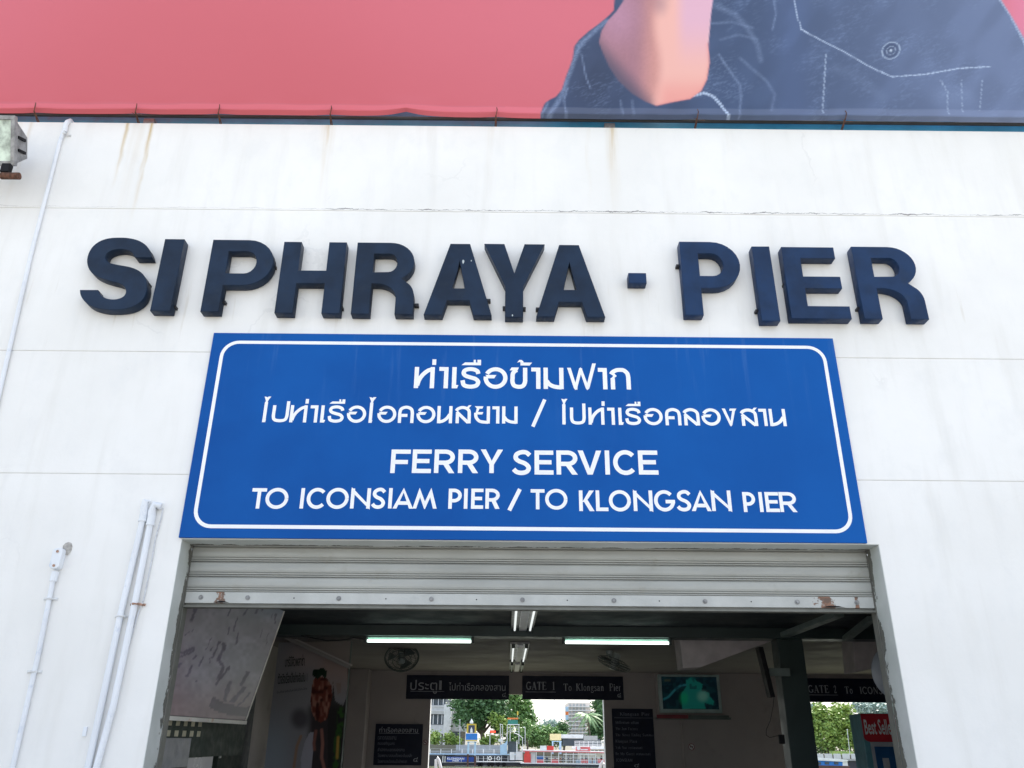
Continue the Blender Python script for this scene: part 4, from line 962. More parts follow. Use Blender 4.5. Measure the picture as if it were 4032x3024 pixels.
# fans
def fan(label, c, nrm, mount, rad=0.235):
    e = thing('ceiling_fan', label, 'fan', (mount[0], mount[1], CZ), 'caged orbit fans in the waiting hall')
    nrm = Vector(nrm).normalized(); c = Vector(c); u = nrm.cross(Vector((0, 0, 1))).normalized(); v = nrm.cross(u)
    P = lambda r, a, d: c + (u*math.cos(a)+v*math.sin(a))*r + nrm*d
    cg = MB()
    for r, d in ((rad, 0), (rad*0.97, 0.03), (rad*0.8, 0.055), (rad*0.55, 0.07), (rad*0.3, 0.078), (rad*0.97, -0.03), (rad*0.6, -0.06)):
        cg.tube([P(r, 2*math.pi*k/32, d) for k in range(32)], 0.0045 if r < rad else 0.011, 5, closed=True)
    for k in range(30):
        a = 2*math.pi*k/30
        cg.tube([P(rad, a, 0), P(rad*0.97, a, 0.03), P(rad*0.8, a, 0.055), P(rad*0.5, a, 0.072), P(rad*0.2, a, 0.08)], 0.0022, 3, cap=False)
        if k % 2 == 0: cg.tube([P(rad, a, 0), P(rad*0.97, a, -0.03), P(rad*0.6, a, -0.06), P(rad*0.3, a, -0.07)], 0.0022, 3, cap=False)
    cg.build('cage', M['fan'], e)
    for k in range(3):
        a = k*2.094; vs = []
        for j in range(5):
            r = rad*(0.2+0.68*j/4); w_ = 0.35+0.35*math.sin(j/4*2.2)
            vs += [P(r, a-w_*0.8, 0.02), P(r, a+w_*0.6, -0.025)]
        MB().add(vs, [(2*j, 2*j+1, 2*j+3, 2*j+2) for j in range(4)]).build('blade', M['fan'], e)
    MB().tube([c-nrm*0.04, c+nrm*0.082, c+nrm*0.09], [0.05, 0.045, 0.03], 16).build('hub', M['fanhub'], e, smooth=True)
    mt = Vector(mount)
    MB().tube([c-nrm*0.14, c-nrm*0.04], [0.05, 0.06], 14).build('motor', M['fanhub'], e, smooth=True)
    MB().tube([(mt.x, mt.y, CZ-0.002), (mt.x, mt.y, CZ-0.05), (mt.x, mt.y, c.z+0.10), c-nrm*0.10], [0.055, 0.05, 0.03, 0.03], 14).build('mount', M['fanhub'], e, smooth=True)
YF = 6.0
c0 = atY(1582, 2589, YF)
fan('dark round caged fan facing down left of the Thai gate sign', c0, (0.10, -0.52, -0.55), (c0.x+0.02, YF+0.12, CZ))
c1 = atY(2418, 2612, YF)
fan('grey green caged fan seen edge on, tilted, right of the centre lamps', c1, (-0.34, 0.10, -0.9), (c1.x-0.06, YF, CZ))

# ------------------------------------------------------------------ text from the built-in font
def textmesh(body, bold=0.0):
    cu = bpy.data.curves.new('text', 'FONT'); cu.body = body; cu.size = 1.0; cu.offset = bold; cu.resolution_u = 2; cu.fill_mode = 'FRONT'
    o = bpy.data.objects.new('text', cu); COL.objects.link(o)
    bpy.context.view_layer.update()
    me = bpy.data.meshes.new_from_object(o.evaluated_get(bpy.context.evaluated_depsgraph_get()))
    bpy.data.objects.remove(o)
    V = [(v.co.x, v.co.y) for v in me.vertices]; Fc = [tuple(p.vertices) for p in me.polygons]
    bpy.data.meshes.remove(me); return V, Fc
def text_on(body, mapf, x0, x1, z0, z1, mat, parent, bold=0.0, name='lettering', serif=False):
    V, Fc = textmesh(body, bold)
    if not V: return None
    xs = [v[0] for v in V]; ys = [v[1] for v in V]; a, b_, c, d = min(xs), max(xs), min(ys), max(ys)
    pts = [mapf(x0+(x-a)/(b_-a)*(x1-x0), z0+(y-c)/(d-c)*(z1-z0)) for x, y in V]
    return MB().add(pts, Fc).build(name, mat, parent)

# ------------------------------------------------------------------ gate signs and notice boards on the back wall
YW = YB-0.002
def board(name, label, cat, tl, br, t=0.03, mat='gatesign', Y=YW, group=None):
    A = atY(*tl, Y-t); B = atY(*br, Y-t)
    e = thing(name, label, cat, ((A.x+B.x)/2, Y, B.z), group)
    MB().box(A.x, B.x, Y-t, Y-0.0005, B.z, A.z).build('board', M[mat], e, bevel=0.002)
    return e, Y-t
c2 = lambda u, v: (1400+u*0.5425, 2300+v*0.5425)
def tx_(body, e, Y, a, b_, mat='gatetext', bold=0.0):
    A = atY(*a, Y); B = atY(*b_, Y)
    return text_on(body, lambda x, z: (x, Y-0.0015, z), A.x, B.x, B.z, A.z, M[mat], e, bold)
def line_(e, Y, a, b_, h=0.008, mat='gatetext'):
    A = atY(*a, Y); B = atY(*b_, Y)
    MB().box(A.x, B.x, Y-0.0018, Y-0.0006, A.z-h/2, A.z+h/2).build('underline', M[mat], e)
# serif Latin lettering drawn as thick and thin strokes
SER = {
 'G': (78, [('s',arc(40,50,32,44,50,300,18),11),('s',[(66,8),(66,40)],13),('s',[(50,42),(80,42)],5),('s',[(62,78),(66,98)],5)]),
 'A': (80, [('s',[(38,98),(14,2)],5),('s',[(40,98),(66,2)],14),('s',[(22,34),(56,34)],5),('s',[(2,2),(28,2)],4),('s',[(50,2),(80,2)],4)]),
 'T': (70, [('s',[(35,2),(35,96)],14),('s',[(3,96),(67,96)],5),('s',[(4,96),(4,78)],5),('s',[(66,96),(66,78)],5),('s',[(22,2),(48,2)],4)]),
 'E': (68, [('s',[(18,2),(18,98)],14),('s',[(4,97),(62,97)],5),('s',[(4,3),(64,3)],5),('s',[(18,52),(48,52)],5),('s',[(62,97),(62,80)],5),('s',[(64,3),(64,22)],5),('s',[(48,42),(48,62)],4)]),
 '1': (40, [('s',[(22,2),(22,98)],13),('s',[(6,84),(20,96)],5),('s',[(6,2),(38,2)],4)]),
 '2': (56, [('c',[(8,74),(14,90),(28,97),(44,88),(44,70),(32,46),(8,8)],10),('s',[(6,6),(52,6)],12),('s',[(52,4),(54,24)],4)]),
 'o': (50, [('s',arc(25,32,18,30,0,360,20),9)]),
 'K': (80, [('s',[(18,2),(18,98)],14),('s',[(22,46),(62,96)],5),('s',[(34,56),(66,2)],13),('s',[(4,2),(32,2)],4),('s',[(4,98),(32,98)],4),('s',[(50,97),(74,97)],4),('s',[(54,2),(80,2)],4)]),
 'l': (30, [('s',[(15,2),(15,102)],12),('s',[(3,2),(27,2)],4),('s',[(5,100),(15,100)],4)]),
 'n': (56, [('s',[(14,2),(14,62)],11),('c',[(14,48),(28,62),(40,56),(42,40),(42,2)],11),('s',[(2,2),(24,2)],4),('s',[(32,2),(54,2)],4),('s',[(4,62),(14,62)],4)]),
 'g': (50, [('s',arc(24,42,14,20,0,360,16),8),('c',[(14,24),(10,12),(30,6),(44,-2),(40,-18),(22,-24),(6,-16),(12,-2)],6),('s',[(34,58),(48,62)],6)]),
 's': (42, [('c',[(34,50),(28,60),(14,60),(8,48),(20,36),(34,22),(32,6),(16,1),(6,12)],8)]),
 'a': (50, [('c',[(8,52),(20,63),(34,56),(35,40),(35,6),(44,3)],10),('c',[(34,36),(14,30),(7,14),(16,2),(32,10)],8)]),
 'P': (68, [('s',[(18,2),(18,98)],14),('c',[(18,97),(44,96),(58,86),(60,72),(52,56),(34,50),(20,50)],8),('s',[(4,2),(34,2)],4),('s',[(4,98),(20,98)],4)]),
 'i': (28, [('s',[(14,2),(14,62)],11),('s',[(3,2),(25,2)],4),('s',[(4,62),(14,62)],4),('s',[(14,78),(14,92)],12)]),
 'e': (46, [('s',arc(24,32,17,30,10,315,16),8),('s',[(8,36),(40,36)],5)]),
 'r': (38, [('s',[(14,2),(14,62)],11),('c',[(14,46),(22,60),(34,58)],9),('s',[(2,2),(26,2)],4)]),
 'I': (34, [('s',[(17,2),(17,98)],14),('s',[(3,2),(31,2)],4),('s',[(3,98),(31,98)],4)]),
 'C': (74, [('s',arc(40,50,32,46,45,315,18),10),('s',[(64,74),(66,98)],5)]),
 'O': (80, [('s',arc(40,50,31,45,0,360,22),12)]),
 'N': (80, [('s',[(14,2),(14,98)],5),('s',[(14,98),(66,2)],13),('s',[(66,2),(66,98)],5),('s',[(4,2),(26,2)],4),('s',[(56,98),(78,98)],4)]),
 'S': (60, [('c',[(50,76),(44,94),(26,97),(10,84),(14,64),(38,46),(50,26),(42,8),(24,3),(10,18)],10),('s',[(50,74),(50,96)],4),('s',[(9,4),(9,26)],4)]),
 'M': (92, [('s',[(14,2),(14,98)],5),('s',[(16,98),(46,4)],12),('s',[(46,4),(76,98)],5),('s',[(78,2),(78,98)],13),('s',[(3,2),(26,2)],4),('s',[(66,2),(90,2)],4)]),
 'h': (56, [('s',[(14,2),(14,100)],11),('c',[(14,48),(28,62),(40,56),(42,40),(42,2)],11),('s',[(2,2),(24,2)],4),('s',[(32,2),(54,2)],4)]),
 'J': (50, [('c',[(32,98),(32,40),(30,14),(16,3),(6,16)],12),('s',[(20,98),(46,98)],4)]),
 'm': (84, [('s',[(14,2),(14,62)],11),('c',[(14,48),(26,62),(38,56),(40,40),(40,2)],10),('c',[(40,48),(54,62),(66,56),(68,40),(68,2)],10)]),
 'F': (64, [('s',[(18,2),(18,98)],14),('s',[(4,97),(60,97)],5),('s',[(18,52),(46,52)],5),('s',[(60,97),(60,80)],5),('s',[(4,2),(32,2)],4)]),
 'c': (44, [('s',arc(24,32,17,30,45,315,16),9)]), 't': (34, [('c',[(16,84),(16,30),(20,6),(32,6)],10),('s',[(4,62),(30,62)],4)]),
 'y': (52, [('s',[(8,62),(26,6)],10),('c',[(44,62),(26,6),(18,-18),(6,-16)],6)]), 'v': (50, [('s',[(8,62),(26,4)],10),('s',[(42,62),(26,4)],5)]),
 'd': (54, [('s',[(40,2),(40,100)],11),('s',arc(24,32,16,28,0,360,16),8)]), 'u': (56, [('c',[(14,62),(14,20),(20,4),(34,6),(42,18)],10),('s',[(42,2),(42,62)],11)]),
 'z': (46, [('s',[(6,58),(40,58)],5),('s',[(38,58),(8,6)],9),('s',[(6,5),(42,5)],6)]), 'Y': (70, [('s',[(35,2),(35,48)],13),('s',[(8,98),(35,46)],12),('s',[(62,98),(35,46)],5)]),
 'k': (54, [('s',[(14,2),(14,100)],11),('s',[(16,30),(42,60)],5),('s',[(24,38),(46,2)],10)]), 'B': (66, [('s',[(18,2),(18,98)],14),('c',[(18,97),(44,94),(52,76),(40,54),(20,52)],8),('c',[(20,52),(48,48),(58,28),(44,6),(18,3)],8)]),
 ' ': (40, []),
}
def serif(body, e, Y, a, b_, mat='gatetext', desc=False):
    """a: pixel of cap top left, b_: pixel of baseline right"""
    A = atY(*a, Y); B = atY(*b_, Y); tot = sum(SER[c][0]+6 for c in body)
    kx = (B.x-A.x)/tot; F = Flat(lambda x, y, d: (x, Y-0.0015-d, y)); x = A.x
    tr = lambda px, z: z
    for ch in body:
        W, its = SER[ch]
        zb_ = B.z; ky = (A.z-B.z)/100
        for k, pts, wd in its:
            if k == 'c': pts = smoothc(pts, 3)
            F.stroke([(x+px_*kx, zb_+py_*ky) for px_, py_ in pts], wd*(kx+ky)/2*1.15)
        x += (W+6)*kx
    return F.mb.build('lettering', M[mat], e)

e, Y_ = board('gate_sign', 'dark navy Thai sign for gate 1 over the left half of the river opening', 'sign', c2(374, 659), c2(1113, 838), group='gate signs')
tx_('ประตู', e, Y_, c2(400, 695), c2(590, 795)); tx_('1', e, Y_, c2(608, 700), c2(624, 768))
tx_('ไปท่าเรือคลองสาน', e, Y_, c2(678, 712), c2(1088, 775)); tx_('๔', e, Y_, c2(1064, 788), c2(1092, 818))
line_(e, Y_, c2(398, 777), c2(643, 777))
e, Y_ = board('gate_sign', 'dark navy sign reading GATE 1 To Klongsan Pier, right of the centre lamps', 'sign', c2(1210, 665), c2(1948, 842), group='gate signs')
serif('GATE', e, Y_, c2(1238, 708), c2(1388, 768)); serif('1', e, Y_, c2(1428, 708), c2(1448, 768))
serif('To', e, Y_, c2(1508, 722), c2(1572, 774)); serif('Klongsan', e, Y_, c2(1598, 722), c2(1806, 775)); serif('Pier', e, Y_, c2(1840, 722), c2(1928, 776))
tx_('๔', e, Y_, c2(1900, 790), c2(1928, 822)); line_(e, Y_, c2(1232, 782), c2(1454, 782))
k6 = lambda u, v: (2950+u*0.4063, 2350+v*0.4063)
e, Y_ = board('gate_sign', 'dark navy sign reading GATE 2 To ICONSIAM, behind the green column at the right', 'sign', k6(530, 788), k6(1950, 1030), group='gate signs')
serif('GATE', e, Y_, k6(565, 855), k6(780, 932)); serif('2', e, Y_, k6(815, 860), k6(852, 934)); serif('To', e, Y_, k6(920, 868), k6(1010, 938)); serif('ICONSIAM', e, Y_, k6(1065, 872), k6(1440, 944))
serif('Pier', e, Y_, k6(1560, 872), k6(1760, 946)); line_(e, Y_, k6(562, 950), k6(862, 954))
e, Y_ = board('notice_board', 'dark notice board with Thai heading on the wall left of the river opening', 'notice board', (1480, 2850), (1658, 3014))
tx_('ท่าเรือคลองสาน', e, Y_, c2(175, 1035), c2(452, 1078)); line_(e, Y_, c2(170, 1082), c2(462, 1082), 0.006)
for k, (s, w_) in enumerate((('ตลาดคลองสาน', 295), ('ถนนเจริญนคร', 283), ('สำนักงานเขตคลองสาน', 355), ('โรงพยาบาลสมเด็จพระปิ่นเกล้า', 408), ('โรงพยาบาลเมืองสมเด็จเจ้าพระยา', 372))):
    tx_(s, e, Y_, c2(162, 1103+k*42), c2(w_, 1130+k*42), 'gatetextdim')
tx_('๔', e, Y_, c2(420, 1258), c2(452, 1290))
e, Y_ = board('notice_board', 'dark notice board headed Klongsan Pier on the wall right of the river opening', 'notice board', (2409, 2790), (2588, 3100))
k5 = lambda u, v: (2350+u*0.29385, 2550+v*0.29385)
serif('Klongsan Pier', e, Y_, k5(305, 868), k5(712, 912), 'gatetextdim'); line_(e, Y_, k5(232, 940), k5(800, 940), 0.006, 'gatetextdim')
for k, (s, u1) in enumerate((('Millenium Hilton', 565), ('The Jam Factory', 552), ('The Never Ending Summer', 765), ('Klongsan Plaza', 540), ('Yok Yor restaurant', 615), ('Be My Guest restaurant', 722))):
    s2 = ''.join(c if c in SER else 'o' for c in s)
    serif(s2, e, Y_, k5(248, 982+k*84), k5(u1, 1022+k*84), 'gatetextdim')
serif('ICONSIAM', e, Y_, k5(258, 1488), k5(480, 1528), 'gatetextdim'); tx_('๔', e, Y_, k5(500, 1555), k5(570, 1605))
# no-smoking stickers
for (px, py), lb in (((2723, 2941), 'small round no smoking sticker on the wall under the television'), ((1674, 2923), 'small round no smoking sticker beside the Thai notice board')):
    q = atY(px, py, YW-0.001); r = 0.055 if px > 2000 else 0.04
    e = thing('no_smoking_sticker', lb, 'sticker', (q.x, YW, q.z), 'no smoking stickers')
    MB().disc((q.x, YW-0.0005, q.z), (0, -1, 0), r, 0.001, 24).build('disc', M['whiteplastic'], e)
    MB().tube([(q.x+r*0.92*math.cos(t), YW-0.002, q.z+r*0.92*math.sin(t)) for t in np.linspace(0, 2*math.pi, 24, endpoint=False)], 0.005, 4, closed=True).build('ring', M['redstrip'], e)
    MB().bar((q.x-r*0.6, YW-0.004, q.z+r*0.6), (q.x+r*0.6, YW-0.004, q.z-r*0.6), 0.004, 0.010).build('slash', M['redstrip'], e)
    MB().box(q.x-r*0.55, q.x+r*0.5, YW-0.003, YW-0.0017, q.z-0.006, q.z+0.008).build('cigarette', M['postertext'], e)

# television with shelf
A = atY(2590, 2655, YB-0.14); B = atY(2845, 2808, YB-0.14)
tv = thing('television', 'small silver television showing a teal picture on the back wall', 'television', ((A.x+B.x)/2, YB-0.1, B.z))
MB().box(A.x, B.x, YB-0.14, YB-0.05, B.z, A.z).build('casing', M['tvbezel'], tv, bevel=0.008)
sA = k5(862, 388); sB = k5(1640, 828)
S0 = atY(*sA, YB-0.1425); S1 = atY(*sB, YB-0.1425)
def tvp(px, py):
    u = (px-2350)/0.29385; v = (py-2550)/0.29385
    c = np.zeros(px.shape+(3,))+L3(14, 30, 38)
    c = lerp(c, L3(20, 52, 56), sm(0.5, 0.8, vnoise(u, v, 45, 8))*0.6)
    body = [(1290, 385), (1190, 430), (1200, 520), (1130, 620), (1150, 825), (1460, 825), (1440, 740), (1560, 770), (1575, 720), (1510, 650), (1500, 600), (1400, 580), (1420, 490), (1340, 450)]
    c = np.where(inpoly(u, v, body)[..., None], L3(22, 98, 90), c)
    c = lerp(c, L3(88, 132, 120), sm(110, 20, np.hypot(u-1420, v-650))*0.8)
    c = lerp(c, L3(16, 128, 84), sm(130, 20, np.hypot((u-1170)*1.5, v-680))*0.7)
    c = lerp(c, L3(36, 96, 104), sm(22, 6, pdist(u, v, [(900, 690), (960, 660), (1060, 550), (1130, 505), (1190, 500)])[0]))
    c = lerp(c, L3(18, 44, 54), sm(0.62, 0.75, vnoise(u, v, 38, 12))*0.7*(v < 560))
    c = lerp(c, L3(60, 62, 44), ((np.abs(u-945) < 45) & (np.abs(v-440) < 16))*0.7)
    return c
grid_print('screen', (S0.x, YB-0.1425, S1.z), (S1.x, YB-0.1425, S1.z), (S1.x, YB-0.1425, S0.z), (S0.x, YB-0.1425, S0.z), 70, 44, tvp, M['screen'], tv)
bpA = atY(2576, 2640, YB-0.045); bpB = atY(2858, 2812, YB-0.045)
MB().box(bpA.x, bpB.x, YB-0.045, YB-0.0035, bpB.z, bpA.z).build('backing_board', M['inwall'], tv, bevel=0.003)
sa = atY(*k5(800, 895), YB-0.2); sb = atY(*k5(1800, 965), YB-0.2)
shf = thing('wall_shelf', 'narrow grey shelf with a dark red strip under the television', 'shelf', ((sa.x+sb.x)/2, YB-0.1, sb.z))
MB().box(sa.x, sb.x, YB-0.2, YB-0.047, sb.z, sb.z+0.035).build('shelf_board', M['greenlight'], shf, bevel=0.003)
xr = atY(*k5(1222, 900), YB-0.2).x
MB().box(sa.x, xr, YB-0.205, YB-0.2, sb.z+0.012, sb.z+0.075).build('red_strip', M['redstrip'], shf)
MB().box(xr+0.02, sb.x-0.03, YB-0.19, YB-0.08, sb.z+0.036, sb.z+0.07).build('flat_box', M['greenlight'], shf, bevel=0.003)

# second screen seen edge-on by the green column with its cord
p0 = atY(*k6(130, 490), 3.3); p1 = atY(*k6(190, 975), 3.3)
sc2 = thing('side_screen', 'thin black screen seen edge on, hung beside the green column', 'screen', (2.93, 3.4, p1.z))
xa = (p0.x+p1.x)/2
MB().add([(xa-0.0, 3.22, p1.z), (xa+0.05, 3.22, p1.z), (xa+0.05, 3.36, p1.z), (xa-0.0, 3.36, p1.z), (xa-0.07, 3.22, p0.z), (xa-0.02, 3.22, p0.z), (xa-0.02, 3.36, p0.z), (xa-0.07, 3.36, p0.z)],
         [(0,3,2,1),(4,5,6,7),(0,1,5,4),(1,2,6,5),(2,3,7,6),(3,0,4,7)]).build('panel', M['black'], sc2, bevel=0.004)
MB().box(xa+0.03, 3.06, 3.27, 3.33, (p0.z+p1.z)/2-0.04, (p0.z+p1.z)/2+0.04).build('arm', M['greenlight'], sc2)
pts = [atY(*k6(u, v), 3.38) for u, v in ((240, 975), (232, 1060), (205, 1200), (165, 1290), (165, 1340), (200, 1365), (255, 1350), (290, 1345))]
MB().tube(pts, 0.004, 5).build('cord', M['cable'], sc2)
q = atY(*k6(312, 1365), 3.38)
MB().box(q.x-0.03, q.x+0.03, 3.36, 3.398, q.z-0.06, q.z+0.03).build('plug', M['black'], sc2, bevel=0.006)

# grey disc half hidden by the right reveal
q = atY(3540, 2650, 2.2)
dsc = thing('round_mirror', 'large round grey disc half hidden behind the right door jamb', 'mirror', (q.x, q.y, q.z))
rr_ = atY(3540, 2650, 2.2).x-atY(3434, 2650, 2.2).x
prof = [(rr_*math.sin(t), -0.10*(math.cos(t)-math.cos(0.9))) for t in np.linspace(0.02, 0.9, 7)]
k_ = rr_/prof[-1][0]
vs_ = []; 
for r0, d in prof: vs_ += [(q.x+r0*k_*math.cos(a), q.y+d*2, q.z+r0*k_*math.sin(a)) for a in np.linspace(0, 2*math.pi, 40, endpoint=False)]
MB().add(vs_, [(i*40+k, i*40+(k+1) % 40, (i+1)*40+(k+1) % 40, (i+1)*40+k) for i in range(6) for k in range(40)]).build('dish', M['greydisc'], dsc, smooth=True)
MB().disc((q.x, q.y+0.001, q.z), (0, 1, 0), rr_, 0.015, 40).build('back_plate', M['greydisc'], dsc)
MB().tube([(q.x, q.y+0.01, q.z), (q.x, q.y+0.1, q.z+0.1), (q.x, q.y+0.1, CZ-0.001)], 0.02, 8).build('hanger', M['greenlight'], dsc)

# vending cabinet
vy = 5.5
A = atY(*k6(1070, 1130), vy)
vm = thing('vending_cabinet', 'tall teal sided cabinet with a red Best Seller panel at the right', 'vending machine', (A.x+0.45, vy+0.3, 0.0))
ang = R(-9)
ca, sa_ = math.cos(ang), math.sin(ang)
VX = lambda x, y, z: (A.x+x*ca-y*sa_, vy+x*sa_+y*ca, z)
ZV = A.z
def vbox(name, x0, x1, y0, y1, z0, z1, mat, bev=0):
    b = MB(); b.add([VX(x, y, z) for z in (z0, z1) for x, y in ((x0, y0), (x1, y0), (x1, y1), (x0, y1))], [(0,3,2,1),(4,5,6,7),(0,1,5,4),(1,2,6,5),(2,3,7,6),(3,0,4,7)])
    return b.build(name, M[mat], vm, bevel=bev)
vbox('cabinet', 0, 0.95, 0, 0.62, 0.0, ZV, 'teal', 0.006)
zr = atY(*k6(1115, 1405), vy).z
rc = 0.06
pl = [(0.95, ZV-0.004), (0.006, ZV-0.004)] + arc(0.006+rc+0.02, zr+rc, rc+0.02, rc, 180, 270, 6) + [(0.95, zr)]
pl = [(x, z) for x, z in pl][::-1]
n_ = len(pl)
MB().add([VX(x, -0.012, z) for x, z in pl]+[VX(x, -0.001, z) for x, z in pl], [tuple(range(n_)), tuple(range(2*n_-1, n_-1, -1))]+[(i, n_+i, n_+(i+1) % n_, (i+1) % n_) for i in range(n_)]).build('header_panel', M['redpanel'], vm)
vbox('front_frame', 0.075, 0.95, -0.010, -0.001, 0.05, zr-0.004, 'palepanel')
vbox('front_panel', 0.115, 0.95, -0.016, -0.0101, 0.05, zr-0.055, 'bluepanel')
z0t = atY(*k6(1100, 1335), vy).z; z1t = atY(*k6(1100, 1185), vy).z
text_on('Best Seller', lambda x, z: VX(x, -0.0135, z), 0.03, 0.395, z0t, z1t, M['signwhite'], vm, bold=0.02)
zi = atY(*k6(1210, 1560), vy).z
text_on('I', lambda x, z: VX(x, -0.0175, z), 0.19, 0.27, zi-0.42, zi, M['palepanel'], vm)

# ------------------------------------------------------------------ posters at the left
Xp = -2.47
BL = atX(645, 2813, Xp); BR = atX(966, 2836, Xp)
TR = atY(1122, 2392, BR.y); TL = Vector((TR.x, BL.y, TR.z+0.0)); BL.z = BR.z = (BL.z+BR.z)/2
ext = (TR-BR)*0.12; TR2 = TR+ext; TL2 = TL+ext
def splash(px, py):
    u = (px-600)/0.4063; v = (py-2350)/0.4063
    c = np.zeros(px.shape+(3,))+L3(176, 172, 182)
    c = lerp(c, L3(150, 132, 138), sm(520, 150, u+(1150-v)*0.05)*0.8)
    c = lerp(c, L3(152, 128, 130), sm(700, 1150, v)*0.75)
    c = lerp(c, L3(190, 192, 202), sm(330, 50, np.hypot(u-850, v-560))*0.6)
    c = lerp(c, L3(150, 158, 180), sm(300, 80, v)*sm(800, 1200, u)*0.8)
    dk = L3(112, 104, 122)
    for pts, w_ in (([(420, 110), (375, 230)], 20), ([(270, 385), (395, 325)], 5), ([(225, 530), (300, 545), (410, 490)], 16), ([(250, 590), (330, 560), (400, 520)], 14), ([(190, 720), (270, 650)], 22), ([(330, 770), (360, 740), (378, 670)], 16), ([(400, 600), (420, 570)], 14), ([(455, 670), (490, 590)], 10), ([(515, 520), (575, 395)], 4), ([(560, 520), (585, 485)], 10), ([(575, 600), (650, 440)], 12), ([(630, 620), (700, 480), (690, 460)], 24), ([(640, 600), (690, 680), (640, 790)], 22), ([(620, 850), (660, 790), (740, 690)], 16), ([(730, 370), (745, 290)], 8), ([(790, 330), (825, 200)], 12), ([(810, 450), (835, 350)], 12), ([(735, 190), (755, 110)], 10), ([(890, 170), (930, 90)], 14), ([(1010, 150), (1040, 90)], 16), ([(1060, 130), (1085, 80)], 12), ([(1190, 260), (1195, 160)], 12), ([(1050, 400), (1060, 320)], 5), ([(1100, 470), (1125, 350)], 5), ([(705, 1000), (730, 880), (755, 830)], 26), ([(860, 860), (895, 790), (925, 730)], 20), ([(770, 1020), (830, 950), (890, 880)], 26), ([(830, 1050), (900, 990), (940, 930)], 14), ([(560, 640), (545, 600)], 8), ([(425, 830), (432, 810)], 7), ([(1150, 200), (1165, 165)], 6)):
        d, t = pdist(u+18*(vnoise(u, v, 22, 3)-0.5), v+18*(vnoise(u, v, 22, 4)-0.5), pts)
        c = lerp(c, dk*(0.85+0.3*vnoise(u, v, 60, 6))[..., None], sm(w_, w_*0.45, d)*0.85)
    c = np.where(inpoly(u, v, [(585, 965), (545, 1065), (620, 1110), (760, 1150), (930, 1160), (960, 1065), (860, 1065), (700, 1030)])[..., None], L3(112, 102, 116), c)
    c = c*(0.80+0.4*vnoise(u, v, 110, 14)*vnoise(u, v, 33, 15))[..., None]
    return c*0.98
pp = thing('hanging_poster', 'large tilted poster with pale dough splashes hanging inside the left jamb', 'poster', (BL.x, (BL.y+BR.y)/2, BL.z))
yn = 0.47
BLn = atY(636, 2813, yn); BLn.z = BL.z; TLn = Vector((BLn.x+0.05, yn, TL2.z))
grid_print('poster_sheet', tuple(BLn), tuple(BR), tuple(TR2), tuple(TLn), 150, 90, splash, M['print'], pp)
off = Vector((-0.03, 0, -0.012))
def bil(a, b_): return (BLn.lerp(BR, a)).lerp(TLn.lerp(TR2, a), b_)
vs_ = [bil(i/12, j/8)+off for j in range(9) for i in range(13)]
MB().add(vs_, [(j*13+i, j*13+i+1, j*13+i+14, j*13+i+13) for j in range(8) for i in range(12)]).build('backing', M['greenlight'], pp)
MB().bar(BLn+Vector((0, 0, -0.02)), BR+Vector((0, 0, -0.02)), 0.035, 0.030).build('frame_rail', M['frame'], pp)
MB().bar(BR+Vector((0, 0.012, 0)), TR2+Vector((0, 0.012, 0)), 0.02, 0.012).build('frame_rail', M['frame'], pp)
